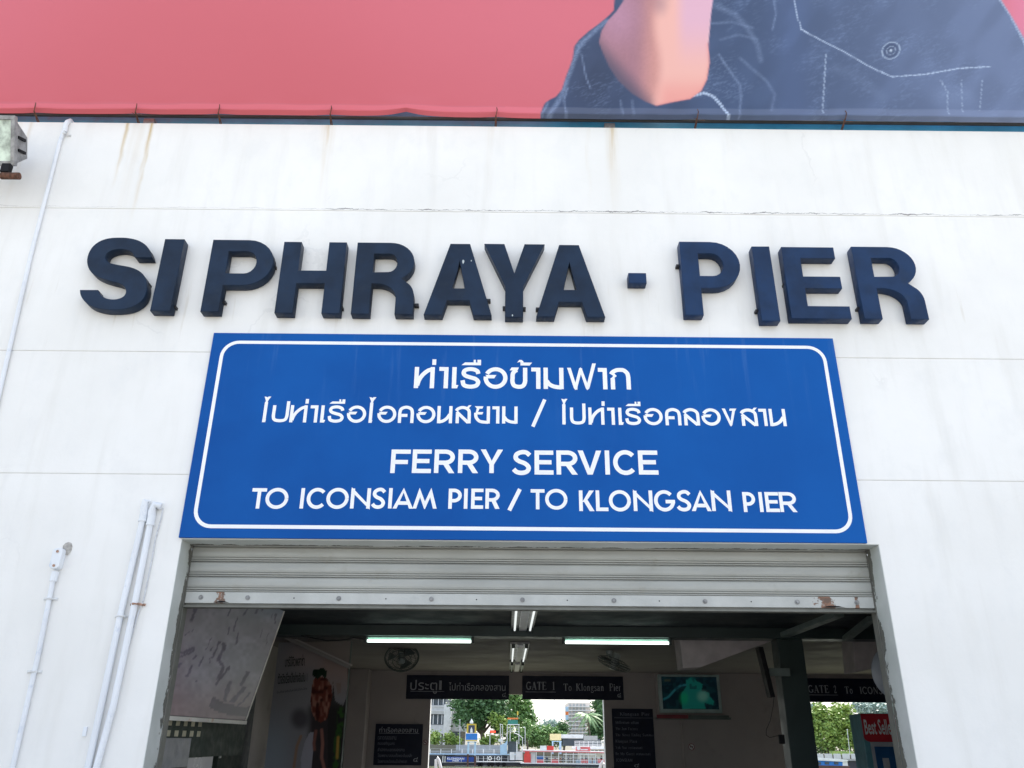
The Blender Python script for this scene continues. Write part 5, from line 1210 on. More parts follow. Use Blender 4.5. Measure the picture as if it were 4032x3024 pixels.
# food poster on the side wall
XP = LX+0.012
k4 = lambda u, v: (600+u*0.4063, 2350+v*0.4063)
def food(px, py):
    u = (px-600)/0.4063; v = (py-2350)/0.4063
    c = np.zeros(px.shape+(3,))+L3(150, 148, 152)
    c = lerp(c, L3(168, 178, 190), sm(900, 1500, v)*sm(1450, 1150, u)*0.8)
    c = lerp(c, L3(168, 148, 142), sm(1500, 1700, u)*sm(1050, 700, v))
    c = lerp(c, L3(176, 158, 156), sm(240, 60, np.hypot(u-1480, v-560))*0.7)
    c = lerp(c, L3(60, 52, 54), sm(1010, 1100, v)*sm(1470, 1560, u)*0.95)
    c = lerp(c, L3(84, 80, 86), sm(130, 40, np.hypot((u-1430), (v-1180)*0.9))*0.85)
    c = lerp(c, L3(52, 50, 50), (inpoly(u, v, [(1750, 820), (1770, 1010), (1850, 1060), (1900, 900), (1900, 1659), (1700, 1659), (1700, 1050), (1745, 950)]))*0.9)
    c = lerp(c, L3(150, 132, 126), inpoly(u, v, [(1775, 830), (1830, 830), (1825, 930), (1795, 945)])*0.8)
    meat = [(1560, 800), (1540, 900), (1530, 1000), (1545, 1120), (1580, 1190), (1630, 1220), (1690, 1190), (1720, 1080), (1745, 960), (1735, 860), (1690, 790), (1620, 770)]
    mm = vnoise(u*1.4, v*0.5, 26, 9)
    mc = np.zeros_like(c)+L3(118, 62, 52); mc = lerp(mc, L3(168, 120, 104), sm(0.45, 0.8, mm)); mc = lerp(mc, L3(78, 38, 34), sm(0.5, 0.2, vnoise(u, v, 40, 2)))
    c = np.where(inpoly(u, v, meat)[..., None], mc, c)
    c = np.where(inpoly(u, v, [(1560, 700), (1550, 760), (1600, 800), (1640, 760), (1680, 800), (1690, 720), (1650, 685), (1610, 700)])[..., None], L3(34, 52, 38)*(0.7+0.8*vnoise(u, v, 24, 7))[..., None], c)
    c = np.where(inpoly(u, v, [(1520, 1320), (1480, 1400), (1440, 1560), (1440, 1659), (1540, 1659), (1560, 1500), (1560, 1310)])[..., None], L3(176, 172, 182), c)
    c = lerp(c, L3(168, 138, 120), sm(20, 8, pdist(u, v, [(1440, 1350), (1400, 1450), (1370, 1659)])[0]))
    c = lerp(c, L3(160, 112, 100), sm(22, 8, pdist(u, v, [(1640, 1290), (1650, 1420), (1640, 1560), (1665, 1659)])[0]))
    c = lerp(c, L3(140, 96, 86), sm(22, 8, pdist(u, v, [(1585, 1300), (1565, 1420), (1570, 1480)])[0]))
    c = lerp(c, L3(60, 94, 48), sm(44, 20, pdist(u, v, [(1825, 1100), (1820, 1250), (1790, 1400), (1780, 1659)])[0])*sm(0.25, 0.5, vnoise(u, v, 22, 5)))
    c = lerp(c, L3(176, 140, 70), sm(20, 6, pdist(u, v, [(1800, 1360), (1790, 1560)])[0]))
    c = lerp(c, L3(40, 38, 40), sm(1885, 1900, u)*0.9)
    c = lerp(c, L3(150, 140, 134), sm(0, 12, (400+(u-1280)*0.452)-v))
    c = c*0.9
    return c
fA = atY(1078, 2700, 5.2); fB = atY(1367, 2700, 4.95)
fA = Vector((fA.x, 5.2, 0)); fB = Vector((fB.x, 4.95, 0)); fN = (fB-fA).cross(Vector((0, 0, 1))).normalized()
if fN.y > 0: fN = -fN
def onF(px, py, off=0.004):
    d = ray(px, py); o = fA + fN*off
    return CAM + d*((o-CAM).dot(fN)/d.dot(fN))
e = thing('food_poster', 'tall food poster with black Thai heading and grilled meat, left of the gate', 'poster', ((fA.x+fB.x)/2, 5.07, 0.0))
T_ = CZ-0.006
grid_print('poster_sheet', (fA.x, fA.y, 0.5), (fB.x, fB.y, 0.5), (fB.x, fB.y, T_), (fA.x, fA.y, T_), 120, 150, food, M['print'], e)
bk = -fN*0.05; MB().add([tuple(p) for p in (fA+bk*0.1, fB+bk*0.1, fB+bk, fA+bk)]+[(p.x, p.y, T_) for p in (fA+bk*0.1, fB+bk*0.1, fB+bk, fA+bk)], [(0,3,2,1),(4,5,6,7),(0,1,5,4),(1,2,6,5),(2,3,7,6),(3,0,4,7)]).build('partition', M['greenlight'], e)
def ptext(body, tl, tr, br_, bl_, bold=0.0, mat='postertext'):
    V, Fc = textmesh(body, bold)
    xs = [v[0] for v in V]; ys = [v[1] for v in V]; x0, x1, z0, z1 = min(xs), max(xs), min(ys), max(ys)
    q = [Vector(k4(*p)) for p in (tl, tr, br_, bl_)]; pts = []
    for x, y in V:
        a = (x-x0)/(x1-x0); t = (y-z0)/(z1-z0); p = (q[3].lerp(q[2], a)).lerp(q[0].lerp(q[1], a), t); pts.append(onF(p.x, p.y))
    MB().add(pts, Fc).build('lettering', M[mat], e)
ptext('บาร์บีคิวพลาซ่า', (1285, 572), (1475, 552), (1475, 668), (1285, 680), 0.02)
ptext('ตัวจริงเรื่องปิ้งย่างอันดับ 1', (1218, 730), (1502, 722), (1500, 820), (1214, 848), 0.02)
ptext('ร้านปิ้งย่างอันดับหนึ่งในใจคนไทย', (1205, 912), (1498, 872), (1498, 898), (1205, 938))
# below the hanging poster: cabinet and laminate panel against the wall
def wallpanel(nm, lb, cat, u0, u1, vt, Xw, zbot, mat):
    A = atX(*k4(u0, vt), Xw); B = atX(*k4(u1, vt+8), Xw)
    e = thing(nm, lb, cat, (Xw-0.05, (A.y+B.y)/2, zbot))
    MB().box(Xw-0.05, Xw, A.y, B.y, zbot, A.z).build('panel', M[mat], e, bevel=0.003)
    return e, A, B
e, A, B = wallpanel('metal_locker', 'grey metal locker front below the hanging poster by the jamb', 'locker', 40, 380, 1365, -2.60, 0.0, 'cabinet')
MB().box(-2.599, -2.594, A.y+0.02, B.y-0.02, A.z-0.22, A.z-0.215).build('door_seam', M['black'], e)
e, A, B = wallpanel('laminate_panel', 'glossy grey laminate panel standing under the hanging poster', 'panel', 345, 640, 1190, -2.64, 0.0, 'sheen')
e, A, B = wallpanel('green_door', 'dark green door leaf with small hinges left of the food poster', 'door', 690, 900, 1190, -2.80, 0.0, 'vent')
for z in (1.62, 1.42, 1.28):
    MB().box(-2.799, -2.79, A.y+0.01, A.y+0.06, z, z+0.03).build('hinge', M['whiteplastic'], e)

# ================================================================== river and far shore
WZ = -3.5
YQ = 184.0
def F3(u, v, Y=YQ): return atY(1600+0.38427*u, 2700+0.38427*v, Y)
def K6(u, v, Y=YQ): return atY(2950+u*0.4063, 2350+v*0.4063, Y)
def water_mat():
    m = bpy.data.materials.new('green_brown_river_water'); t = NT(m)
    c = t.mix(t.rng(t.noise(0.35, stretch=(0.6, 1.4, 1)), 0.42, 0.6), (0.10, 0.105, 0.07), (0.17, 0.20, 0.10))
    t.l.new(c, t.b.inputs['Base Color']); t.b.inputs['Roughness'].default_value = 0.16
    t.b.inputs['IOR'].default_value = 1.33
    t.bump(t.noise(1.4, stretch=(0.5, 1.2, 1), detail=5), 0.7, 0.22)
    return m
M['water'] = water_mat()
tag(MB().add([(-900, YB+0.3, WZ), (900, YB+0.3, WZ), (900, 186.0, WZ), (-900, 186.0, WZ)], [(0,1,2,3)]).build('river_water', M['water']), kind='structure')
M['soil'] = mk('far_bank_soil', (0.16, 0.15, 0.11), 0.9)
tag(MB().add([(-900, 190, -0.9), (900, 190, -0.9), (1500, 1800, -0.9), (-1500, 1800, -0.9)], [(0,1,2,3)]).add([(-900, 190, -4.2), (900, 190, -4.2), (900, 190.01, -0.9), (-900, 190.01, -0.9)], [(0,1,2,3)]).build('far_bank_ground', M['soil']), kind='structure')
tag(MB().box(-40, 40, YB+0.185, YB+0.29, -4.0, -0.02).build('quay_edge', M['floor']), kind='structure')

for nm, c in (('whitep', (0.80, 0.81, 0.82)), ('paleblue', (0.42, 0.60, 0.78)), ('greyc', (0.42, 0.43, 0.43)), ('darkhull', (0.02, 0.022, 0.03)), ('redp', (0.70, 0.06, 0.05)), ('pinkred', (0.72, 0.16, 0.17)),
              ('bannerblue', (0.02, 0.07, 0.36)), ('rustp', (0.10, 0.045, 0.035)), ('goldp', (0.65, 0.48, 0.06)), ('seawall', (0.36, 0.37, 0.38)), ('concretew', (0.62, 0.63, 0.64)), ('creamp', (0.62, 0.58, 0.47)), ('wallcream', (0.74, 0.66, 0.60)), ('orangep', (0.75, 0.20, 0.05)),
              ('windowdark', (0.07, 0.09, 0.11)), ('signgreen', (0.03, 0.22, 0.18)), ('skin', (0.35, 0.20, 0.14)), ('clothdark', (0.05, 0.06, 0.10)), ('clothmid', (0.20, 0.12, 0.14)), ('yellowsign', (0.75, 0.66, 0.36)), ('barkc', (0.11, 0.085, 0.06)), ('bluep', (0.03, 0.20, 0.62)), ('tealp', (0.25, 0.5, 0.52))):
    M[nm] = mk(nm+'_paint', c, 0.55, var=0.08, scale=1.5, bump=0)
def leafm(name, a, b_, sc=0.9):
    m = bpy.data.materials.new(name); t = NT(m)
    c = t.mix(t.rng(t.noise(sc, detail=3), 0.38, 0.62), a, b_); c = t.mix(t.rng(t.noise(7.0), 0.3, 0.7, 0, 0.35), c, [x*1.6 for x in b_])
    t.l.new(c, t.b.inputs['Base Color']); t.b.inputs['Roughness'].default_value = 0.5
    return m
M['leafdark'] = leafm('dark_foliage', (0.05, 0.12, 0.05), (0.12, 0.23, 0.09))
M['leafmid'] = leafm('mid_foliage', (0.10, 0.21, 0.07), (0.22, 0.36, 0.12))
M['leaflight'] = leafm('light_foliage', (0.12, 0.24, 0.05), (0.32, 0.42, 0.10))
M['leafpalm'] = leafm('palm_foliage', (0.14, 0.26, 0.12), (0.30, 0.44, 0.22))
M['leafhaze'] = leafm('hazed_foliage', (0.26, 0.36, 0.33), (0.36, 0.46, 0.42))  # haze of the distance mixed into the leaf colour

def leaves(lobes, n, size, seed, sag=0.0):
    """lobes: (cx,cy,cz,rx,ry,rz); clumped leaf faces biased to the lobes' shells"""
    g = np.random.default_rng(seed); L = np.array(lobes); vol = (L[:, 3]*L[:, 5]); vol = vol/vol.sum()
    nc = max(20, n//26); k = g.choice(len(L), nc, p=vol)
    d = g.normal(size=(nc, 3)); d /= np.linalg.norm(d, axis=1)[:, None]
    r = g.random(nc)**0.28
    C = L[k, :3] + d*r[:, None]*L[k, 3:]
    q = g.integers(0, nc, n); P = C[q] + g.normal(size=(n, 3))*size*1.15
    a = g.normal(size=(n, 3)); a /= np.linalg.norm(a, axis=1)[:, None]; a[:, 2] *= 0.6
    b_ = np.cross(a, g.normal(size=(n, 3))); b_ /= np.linalg.norm(b_, axis=1)[:, None]
    s = size*(0.5+g.random(n)*0.6)[:, None]
    V = np.stack([P-a*s, P+b_*s*0.55, P+a*s, P-b_*s*0.55], 1).reshape(-1, 3)
    F = np.arange(4*n).reshape(n, 4)
    return V, F
def tree(label, base, lobes, n, size, leaf, seed, trunk_r=0.35, group='trees on the far bank', name='broadleaf_tree', limbs=4):
    e = thing(name, label, 'tree', base, group)
    b = MB(); g = random.Random(seed); B = Vector(base)
    top = Vector(lobes[0][:3]); f = B+(top-B)*0.45
    b.tube([B, B+(f-B)*0.5+Vector((0.2, 0, 0)), f], [trunk_r*1.3, trunk_r, trunk_r*0.8], 8)
    for l in lobes[:limbs+1]:
        c = Vector(l[:3]); b.tube([f-Vector((0, 0, 0.3)), f.lerp(c, 0.5)+Vector((0, 0, 0.3)), c], [trunk_r*0.6, trunk_r*0.4, trunk_r*0.15], 6)
    b.build('trunk', M['barkc'], e, smooth=True)
    V, F = leaves(lobes, n, size, seed)
    me = bpy.data.meshes.new('crown'); me.from_pydata((V-np.array(base)).tolist(), [], F.tolist()); me.update()
    link('crown', me, M[leaf], e)
    return e
def lobe(u, v, ru, rv, Y, dy=None):
    c = F3(u, v, Y); s = (Y+6)/3202.0*0.38427/1.0*0.915*1.0
    k = F3(u+10, v, Y).x-F3(u, v, Y).x; k /= 10
    return (c.x, c.y, c.z, ru*k, dy or ru*k*0.8, rv*k)
def lobe6(u, v, ru, rv, Y):
    c = K6(u, v, Y); k = (K6(u+10, v, Y).x-c.x)/10
    return (c.x, c.y, c.z, ru*k, ru*k*0.8, rv*k)
gz = -0.9
def base(u, Y): 
    p = F3(u, 600, Y); return (p.x, Y, gz)
# the big dark tree and its lighter neighbours
tree('big dark spreading tree left of the bright sky gap on the far bank', base(790, 198), [lobe(760, 250, 190, 130, 198), lobe(600, 240, 110, 100, 197), lobe(680, 130, 160, 90, 199), lobe(900, 200, 150, 140, 198), lobe(850, 100, 180, 110, 200), lobe(560, 330, 60, 60, 196), lobe(950, 330, 80, 70, 197), lobe(700, 380, 90, 40, 197), lobe(480, 180, 60, 50, 197)], 8500, 0.55, 'leafdark', 3, 0.6, limbs=8)
tree('tall yellow green tree just right of the big dark tree', base(1140, 206), [lobe(1130, 150, 110, 120, 206), lobe(1200, 280, 90, 110, 205), lobe(1080, 60, 110, 90, 206), lobe(1240, 370, 80, 80, 205), lobe(1060, 330, 100, 80, 203), lobe(1190, 200, 70, 80, 205)], 6000, 0.5, 'leafmid', 5, 0.4)
tree('bright low tree behind the tower sign on the far bank', base(960, 194), [lobe(960, 390, 70, 60, 194), lobe(1010, 440, 80, 60, 194), lobe(920, 340, 50, 40, 194)], 1600, 0.42, 'leaflight', 7, 0.2)
tree('narrow upright conifer left of the sky gap', base(1235, 193), [lobe(1235, 420, 26, 60, 193), lobe(1235, 500, 36, 60, 193), lobe(1235, 380, 14, 40, 193)], 900, 0.35, 'leafmid', 8, 0.2, limbs=0, name='conifer_tree')
hd = [(1110, 560, 80, 60), (1180, 520, 70, 60), (1300, 540, 90, 60), (1380, 560, 80, 60), (1440, 520, 90, 70), (1480, 480, 60, 50), (1330, 470, 60, 40), (1560, 560, 90, 50)]
V_, F_a = leaves([lobe(u, v, a, b_, 195) for u, v, a, b_ in hd], 6500, 0.42, 21)
me = bpy.data.meshes.new('shrubbery'); me.from_pydata(V_.tolist(), [], F_a.tolist()); tag(link('shrubbery', me, M['leafmid']), 'dense mixed green shrubbery along the far bank', 'shrubbery', kind='stuff')
V_, F_a = leaves([lobe(u, v, a, b_, 192) for u, v, a, b_ in ((300, 540, 50, 50), (440, 550, 60, 50), (520, 565, 50, 35), (820, 560, 60, 30), (900, 550, 50, 30))], 2600, 0.38, 22)
me = bpy.data.meshes.new('shrubbery'); me.from_pydata(V_.tolist(), [], F_a.tolist()); tag(link('shrubbery', me, M['leaflight']), 'light green shrubs in front of the grey building on the far bank', 'shrubbery', kind='stuff')
tree('dark dense tree at the right edge of the gate 1 opening', base(1980, 199), [lobe(1975, 330, 90, 130, 199), lobe(1990, 180, 60, 60, 199), lobe(1960, 450, 80, 90, 199), lobe(2010, 260, 50, 60, 199), lobe(1930, 540, 80, 50, 199)], 4200, 0.45, 'leafdark', 31, 0.3)
tree('hazy grey green tree in the distant gap below the sky', (F3(1470, 500, 330).x, 330, gz), [lobe(1470, 400, 60, 40, 330), lobe(1420, 440, 60, 40, 330), lobe(1530, 430, 60, 40, 330)], 1800, 0.6, 'leafhaze', 33, 0.3)
tree('dark round tree left of the coconut palm', base(1610, 215), [lobe(1615, 430, 45, 50, 215), lobe(1595, 480, 50, 40, 215)], 1500, 0.42, 'leafdark', 34, 0.25)
# coconut palm
pb_ = Vector(base(1880, 193)); pt_ = F3(1855, 300, 193)
e = thing('coconut_palm', 'coconut palm with drooping fronds at the right of the gate 1 view', 'palm', pb_)
MB().tube([pb_, pb_.lerp(pt_, 0.5)+Vector((0.25, 0, 0)), pt_], [0.28, 0.2, 0.16], 10).build('trunk', M['barkc'], e, smooth=True)
for k in range(22):
    a = k*2.39996; up = math.sin(k*1.7)*0.5+0.35; Lf = 4.3+0.5*math.sin(k*3.1)
    d = Vector((math.cos(a), math.sin(a)*0.8, 0)); pts = []
    for j in range(9):
        t = j/8; pts.append(pt_ + d*Lf*t*0.92 + Vector((0, 0, up*2.4*t - 3.4*t*t*(0.9-up*0.35))))
    b = MB(); b.tube(pts, [0.04*(1-0.8*j/8) for j in range(9)], 4)
    for j in range(26):
        t = 0.1+0.9*j/26; i = min(7, int(t*8)); f = t*8-i; c = pts[i].lerp(pts[i+1], f); dd = (pts[i+1]-pts[i]).normalized()
        sd = dd.cross(Vector((0, 0, 1))).normalized(); ll = 0.75*math.sin(math.pi*min(1, t*0.9+0.12))
        for s in (-1, 1):
            tip = c+sd*s*ll*0.75+dd*ll*0.45-Vector((0, 0, ll*0.55)); b.add([c-dd*0.09, c+dd*0.09, tip], [(0, 1, 2)])
    b.build('frond', M['leafpalm'], e)
# grey building at the left with recessed windows
def wall_rect(mb, a, b_, Y, dep): 
    A = F3(*a, Y); B = F3(*b_, Y); mb.box(A.x, B.x, Y, Y+dep, B.z, A.z)
bl = thing('riverside_building', 'pale grey concrete building with balconies at the left of the gate 1 view', 'building', (F3(330, 600, 208).x, 208, gz))
def bpart(nm, a, b_, Y, dep, mt, par=None):
    A = F3(*a, Y); B = F3(*b_, Y)
    return MB().box(A.x, B.x, Y, Y+dep, B.z, A.z).build(nm, M[mt], par or bl)
bpart('wall', (100, 200), (385, 290), 208, 8, 'concretew'); bpart('wall', (100, 400), (385, 480), 208, 8, 'concretew'); bpart('wall', (100, 40), (400, 130), 208, 8, 'concretew')
bpart('back_wall', (100, 40), (600, 620), 212.2, 6, 'greyc'); bpart('column', (388, 190), (448, 620), 207, 2, 'whitep'); bpart('wall', (448, 250), (640, 470), 209, 6, 'concretew')
for (a, b_) in (((250, 135), (300, 198)), ((305, 135), (350, 198)), ((356, 135), (400, 198)), ((250, 295), (300, 395)), ((304, 295), (340, 395)), ((344, 295), (384, 395))):
    w_ = bpart('window', a, b_, 208.6, 0.3, 'windowdark')
    m_ = (a[0]+b_[0])/2; bpart('frame', (m_-2, a[1]), (m_+2, b_[1]), 208.4, 0.18, 'whitep', w_); 
bpart('rail', (240, 205), (400, 212), 207.6, 0.2, 'whitep'); bpart('rail', (240, 255), (400, 262), 207.6, 0.2, 'whitep')
bpart('slab', (230, 478), (400, 492), 207.4, 3, 'whitep'); bpart('column', (340, 492), (352, 620), 207.5, 1, 'whitep'); bpart('opening', (470, 472), (560, 520), 208.8, 0.3, 'windowdark')
# right hand apartment building
br = thing('apartment_building', 'pale pink apartment building with rows of balconies behind the palm', 'building', (F3(1720, 500, 225).x, 225, gz))
bpart('wall', (1655, 175), (1900, 620), 226, 12, 'wallcream', br)
for j in range(9):
    v = 185+j*38
    bpart('balcony', (1650, v+26), (1895, v+36), 225.2, 1.2, 'whitep', br)
    for i in range(5): bpart('window', (1668+i*36, v), (1690+i*36, v+24), 225.85, 0.2, 'greyc', br)
os_ = thing('side_billboard', 'small blue and orange upright billboard on the apartment building edge', 'billboard', (F3(1645, 350, 222).x, 222, F3(1645, 350, 222).z))
bpart('panel', (1630, 215), (1662, 265), 222, 0.4, 'paleblue', os_); bpart('panel', (1630, 265), (1662, 300), 222, 0.4, 'orangep', os_); bpart('panel', (1630, 300), (1662, 352), 222, 0.4, 'paleblue', os_)
os_['category'] = 'billboard'
# distant city, the haze painted in as pale walls
for k, (u0, u1, v0) in enumerate(((1380, 1420, 395), (1500, 1545, 410), (1550, 1600, 405), (1280, 1308, 240))):
    Yd = 520 + k*30
    A = F3(u0, v0, Yd); B = F3(u1, 560, Yd)
    e = thing('distant_building', ['low pale distant block at the left of the sky gap', 'low pale distant block at the middle of the sky gap', 'low pale distant block beside the apartment building', 'tall pale distant block edge behind the yellow green tree'][k], 'building', ((A.x+B.x)/2, Yd, gz))
    MB().box(A.x, B.x, Yd, Yd+20, gz, A.z).build('wall', M['concretew'], e)
    for j in range(3):
        z = A.z-1.5-j*3.2; MB().box(A.x+0.6, B.x-0.6, Yd-0.3, Yd-0.05, z-1.2, z).build('window', M['greyc'], e)
A = F3(1517, 140, 600); e = thing('radio_mast', 'thin distant lattice mast in the white sky', 'mast', (A.x, 600, gz))
MB().tube([(A.x, 600, gz), (A.x, 600, A.z)], 0.25, 6).build('pole', M['concretew'], e)
# sea wall and jetty
def thing_box(nm, lb, cat, parts, Y, group=None, gnd=None):
    a = parts[0]; A = F3(*a[1], a[3] if len(a) > 3 and a[3] else Y)
    e = thing(nm, lb, cat, (A.x, Y, A.z if gnd is None else gnd), group)
    for p in parts:
        pn, p0, p1 = p[:3]; YY = p[3] or Y; dep = p[4]; mt = p[5]
        P0 = F3(*p0, YY); P1 = F3(*p1, YY)
        MB().box(min(P0.x, P1.x), max(P0.x, P1.x), YY, YY+dep, min(P0.z, P1.z), max(P0.z, P1.z)).build(pn, M[mt], e)
    return e
tag(MB().box(F3(-200, 600, 190).x, F3(510, 600, 190).x, 189.2, 190.0, -4.2, F3(300, 605, 190).z).build('bank_wall', M['soil']), 'dark low embankment wall under the grey building', 'wall')
tag(MB().box(F3(511, 600, 190).x, F3(980, 600, 190).x, 189.2, 190.0, -4.2, F3(700, 606, 190).z).build('bank_wall', M['seawall']), 'pale grey concrete embankment wall behind the portrait stand', 'wall')
tag(MB().box(F3(981, 600, 190).x, 60, 189.4, 190.0, -4.2, -0.7).build('bank_wall', M['soil']), 'dark embankment wall behind the red and white ferry', 'wall')
jt = thing('jetty', 'pale blue floating jetty walkway along the far bank', 'jetty', (F3(600, 720, 186.5).x, 186.5, WZ))
J = lambda u0, v0, u1, v1, Y, d, nm, mt: (lambda A, B: MB().box(A.x, B.x, Y, Y+d, B.z, A.z).build(nm, M[mt], jt))(F3(u0, v0, Y), F3(u1, v1, Y))
J(120, 692, 1180, 712, 186.6, 2.0, 'deck', 'paleblue'); J(120, 712, 1180, 800, 187.2, 1.4, 'hull', 'darkhull')
J(120, 646, 1180, 652, 186.4, 0.1, 'rail', 'whitep')
for u in range(135, 1180, 109):
    J(u-4, 652, u+4, 692, 186.35, 0.12, 'post', 'whitep'); J(u+10, 664, u+98, 686, 186.5, 0.08, 'rail_panel', 'seawall')
# pontoon in front with banner
pn = thing('pontoon', 'long dark hulled pontoon with white rails and a blue name banner', 'pontoon', (F3(700, 830, 183.5).x, 183.5, WZ))
Jp = lambda u0, v0, u1, v1, Y, d, nm, mt: (lambda A, B: MB().box(A.x, B.x, Y, Y+d, B.z, A.z).build(nm, M[mt], pn))(F3(u0, v0, Y), F3(u1, v1, Y))
zw = F3(700, 826, 183.5).z
Jp(230, 712, 380, 822, 184.0, 2.4, 'hull', 'darkhull'); Jp(380, 786, 1190, 822, 183.6, 2.8, 'hull', 'darkhull'); Jp(720, 776, 1190, 786, 183.5, 2.9, 'deck', 'whitep')
Jp(372, 722, 1045, 727, 183.5, 0.06, 'rail', 'whitep'); Jp(372, 782, 720, 786, 183.5, 0.06, 'rail', 'whitep'); Jp(725, 745, 1045, 749, 183.5, 0.06, 'rail', 'whitep')
for u in (374, 396, 720, 735, 790, 830, 905, 975, 1042): Jp(u-2.5, 722, u+2.5, 786, 183.55, 0.06, 'post', 'whitep')
for u in (745, 770, 845, 880, 940, 1000):
    c_ = F3(u, 806, 183.4); MB().tube([(c_.x, 183.2, c_.z), (c_.x, 183.6, c_.z)], 0.42, 14).build('tyre_fender', M['black'], pn)
A = F3(415, 729, 183.42); B = F3(690, 780, 183.42)
bn = MB().box(A.x, B.x, 183.40, 183.46, B.z, A.z).build('banner', M['bannerblue'], pn)
for tx2, u0, v0, u1, v1 in (('KLONGSAN', 418, 736, 592, 759), ('PIER 1', 474, 762, 565, 778)):
    P0 = F3(u0, v0, 183.38); P1 = F3(u1, v1, 183.38)
    text_on(tx2, lambda x, z: (x, 183.385, z), P0.x, P1.x, P1.z, P0.z, M['signwhite'], bn, 0.02)
for u, lb in ((857, 'white ring lifebuoy on the pontoon rail, left one'), (944, 'white ring lifebuoy on the pontoon rail, right one')):
    c_ = F3(u, 745, 183.3)
    tag(MB().tube([(c_.x+0.32*math.cos(t), 183.3, c_.z+0.32*math.sin(t)) for t in np.linspace(0, 2*math.pi, 16, endpoint=False)], 0.08, 6, closed=True).build('lifebuoy', M['whitep'], None, smooth=True), lb, 'lifebuoy', 'lifebuoys on the pontoon')
# portrait stand
Y0_ = 182.8
e = thing('portrait_stand', 'gold framed portrait board with white finial on pale blue posts in the river', 'sign', (F3(668, 826, Y0_).x, Y0_, WZ))
def P3(nm, u0, v0, u1, v1, mt, d=0.15, Y=Y0_, par=None):
    A = F3(u0, v0, Y); B = F3(u1, v1, Y); return MB().box(A.x, B.x, Y, Y+d, B.z, A.z).build(nm, M[mt], par or e)
P3('post', 626, 575, 642, 700, 'paleblue', 0.4); P3('post', 696, 575, 712, 715, 'paleblue', 0.4); P3('post', 622, 700, 636, 840, 'rustp', 0.3); P3('post', 698, 715, 710, 840, 'rustp', 0.3)
P3('crossbeam', 622, 572, 722, 582, 'paleblue', 0.4); P3('crossbeam', 642, 596, 696, 602, 'paleblue', 0.3)
P3('sign_board', 610, 488, 728, 556, 'bluep', 0.2, Y0_-0.1); P3('board_foot', 608, 556, 728, 568, 'goldp', 0.22, Y0_-0.1)
fr = P3('gold_frame', 620, 390, 715, 486, 'goldp', 0.3); P3('portrait_panel', 637, 405, 699, 483, 'clothdark', 0.04, Y0_-0.05)
c_ = F3(667, 450, Y0_-0.09)
b = MB(); pts = [(-0.5, -0.95), (0.5, -0.95), (0.42, 0.0), (0.28, 0.35), (0.14, 0.42), (0.15, 0.72), (-0.15, 0.72), (-0.14, 0.42), (-0.28, 0.35), (-0.42, 0.0)]
b.add([(c_.x+x*0.55, Y0_-0.058, c_.z+z*0.62) for x, z in pts], [tuple(range(10))]); b.build('portrait_figure', M['whitep'], e)
c_ = F3(667, 385, Y0_)
MB().tube([(c_.x, Y0_+0.15, c_.z-0.05), (c_.x, Y0_+0.15, c_.z+0.25), (c_.x, Y0_+0.15, c_.z+0.55), (c_.x, Y0_+0.15, F3(667, 338, Y0_).z)], [0.35, 0.38, 0.2, 0.02], 12).build('finial', M['whitep'], e, smooth=True)
# ticket gangway tower
e = thing('pier_gangway', 'white boarding gate with curved roof between the pontoon and the ferry', 'boarding gate', (F3(1100, 780, 184).x, 184, WZ))
P3('side_panel', 1060, 680, 1110, 762, 'whitep', 0.3, 183.8); P3('side_panel', 1118, 680, 1190, 762, 'whitep', 0.3, 183.8); P3('cabin', 1040, 570, 1140, 690, 'windowdark', 1.6, 184.6)
P3('post', 1128, 560, 1138, 690, 'whitep', 0.2, 183.9); P3('post', 1182, 630, 1192, 760, 'whitep', 0.2, 183.9); P3('post', 1018, 568, 1032, 700, 'paleblue', 0.2, 183.9)
A = F3(985, 566, 184); B = F3(1158, 566, 184); top = F3(1070, 543, 184).z
vs_ = []; n_ = 12
for y in (183.6, 186.6):
    for k in range(n_+1):
        t = k/n_; vs_.append((A.x+(B.x-A.x)*t, y, A.z+(top-A.z)*math.sin(math.pi*t)))
MB().add(vs_, [(k, k+1, n_+2+k, n_+1+k) for k in range(n_)]).add([(x, y, z-0.14) for x, y, z in vs_], [(n_+1+k, n_+2+k, k+1, k) for k in range(n_)]).build('roof', M['whitep'], e, smooth=True)
A = F3(960, 700, 184); B = F3(1030, 640, 184); C_ = F3(1030, 575, 184)
MB().add([(A.x, 183.7, A.z), (B.x, 183.7, A.z), (B.x, 183.7, C_.z), (A.x, 183.7, F3(960, 610, 184).z), (A.x, 183.9, A.z), (B.x, 183.9, A.z), (B.x, 183.9, C_.z), (A.x, 183.9, F3(960, 610, 184).z)], [(0,1,2,3),(7,6,5,4),(0,4,5,1),(1,5,6,2),(2,6,7,3),(3,7,4,0)]).build('ramp_side', M['paleblue'], e)
P3('small_sign', 942, 545, 985, 572, 'whitep', 0.1, 183.6)
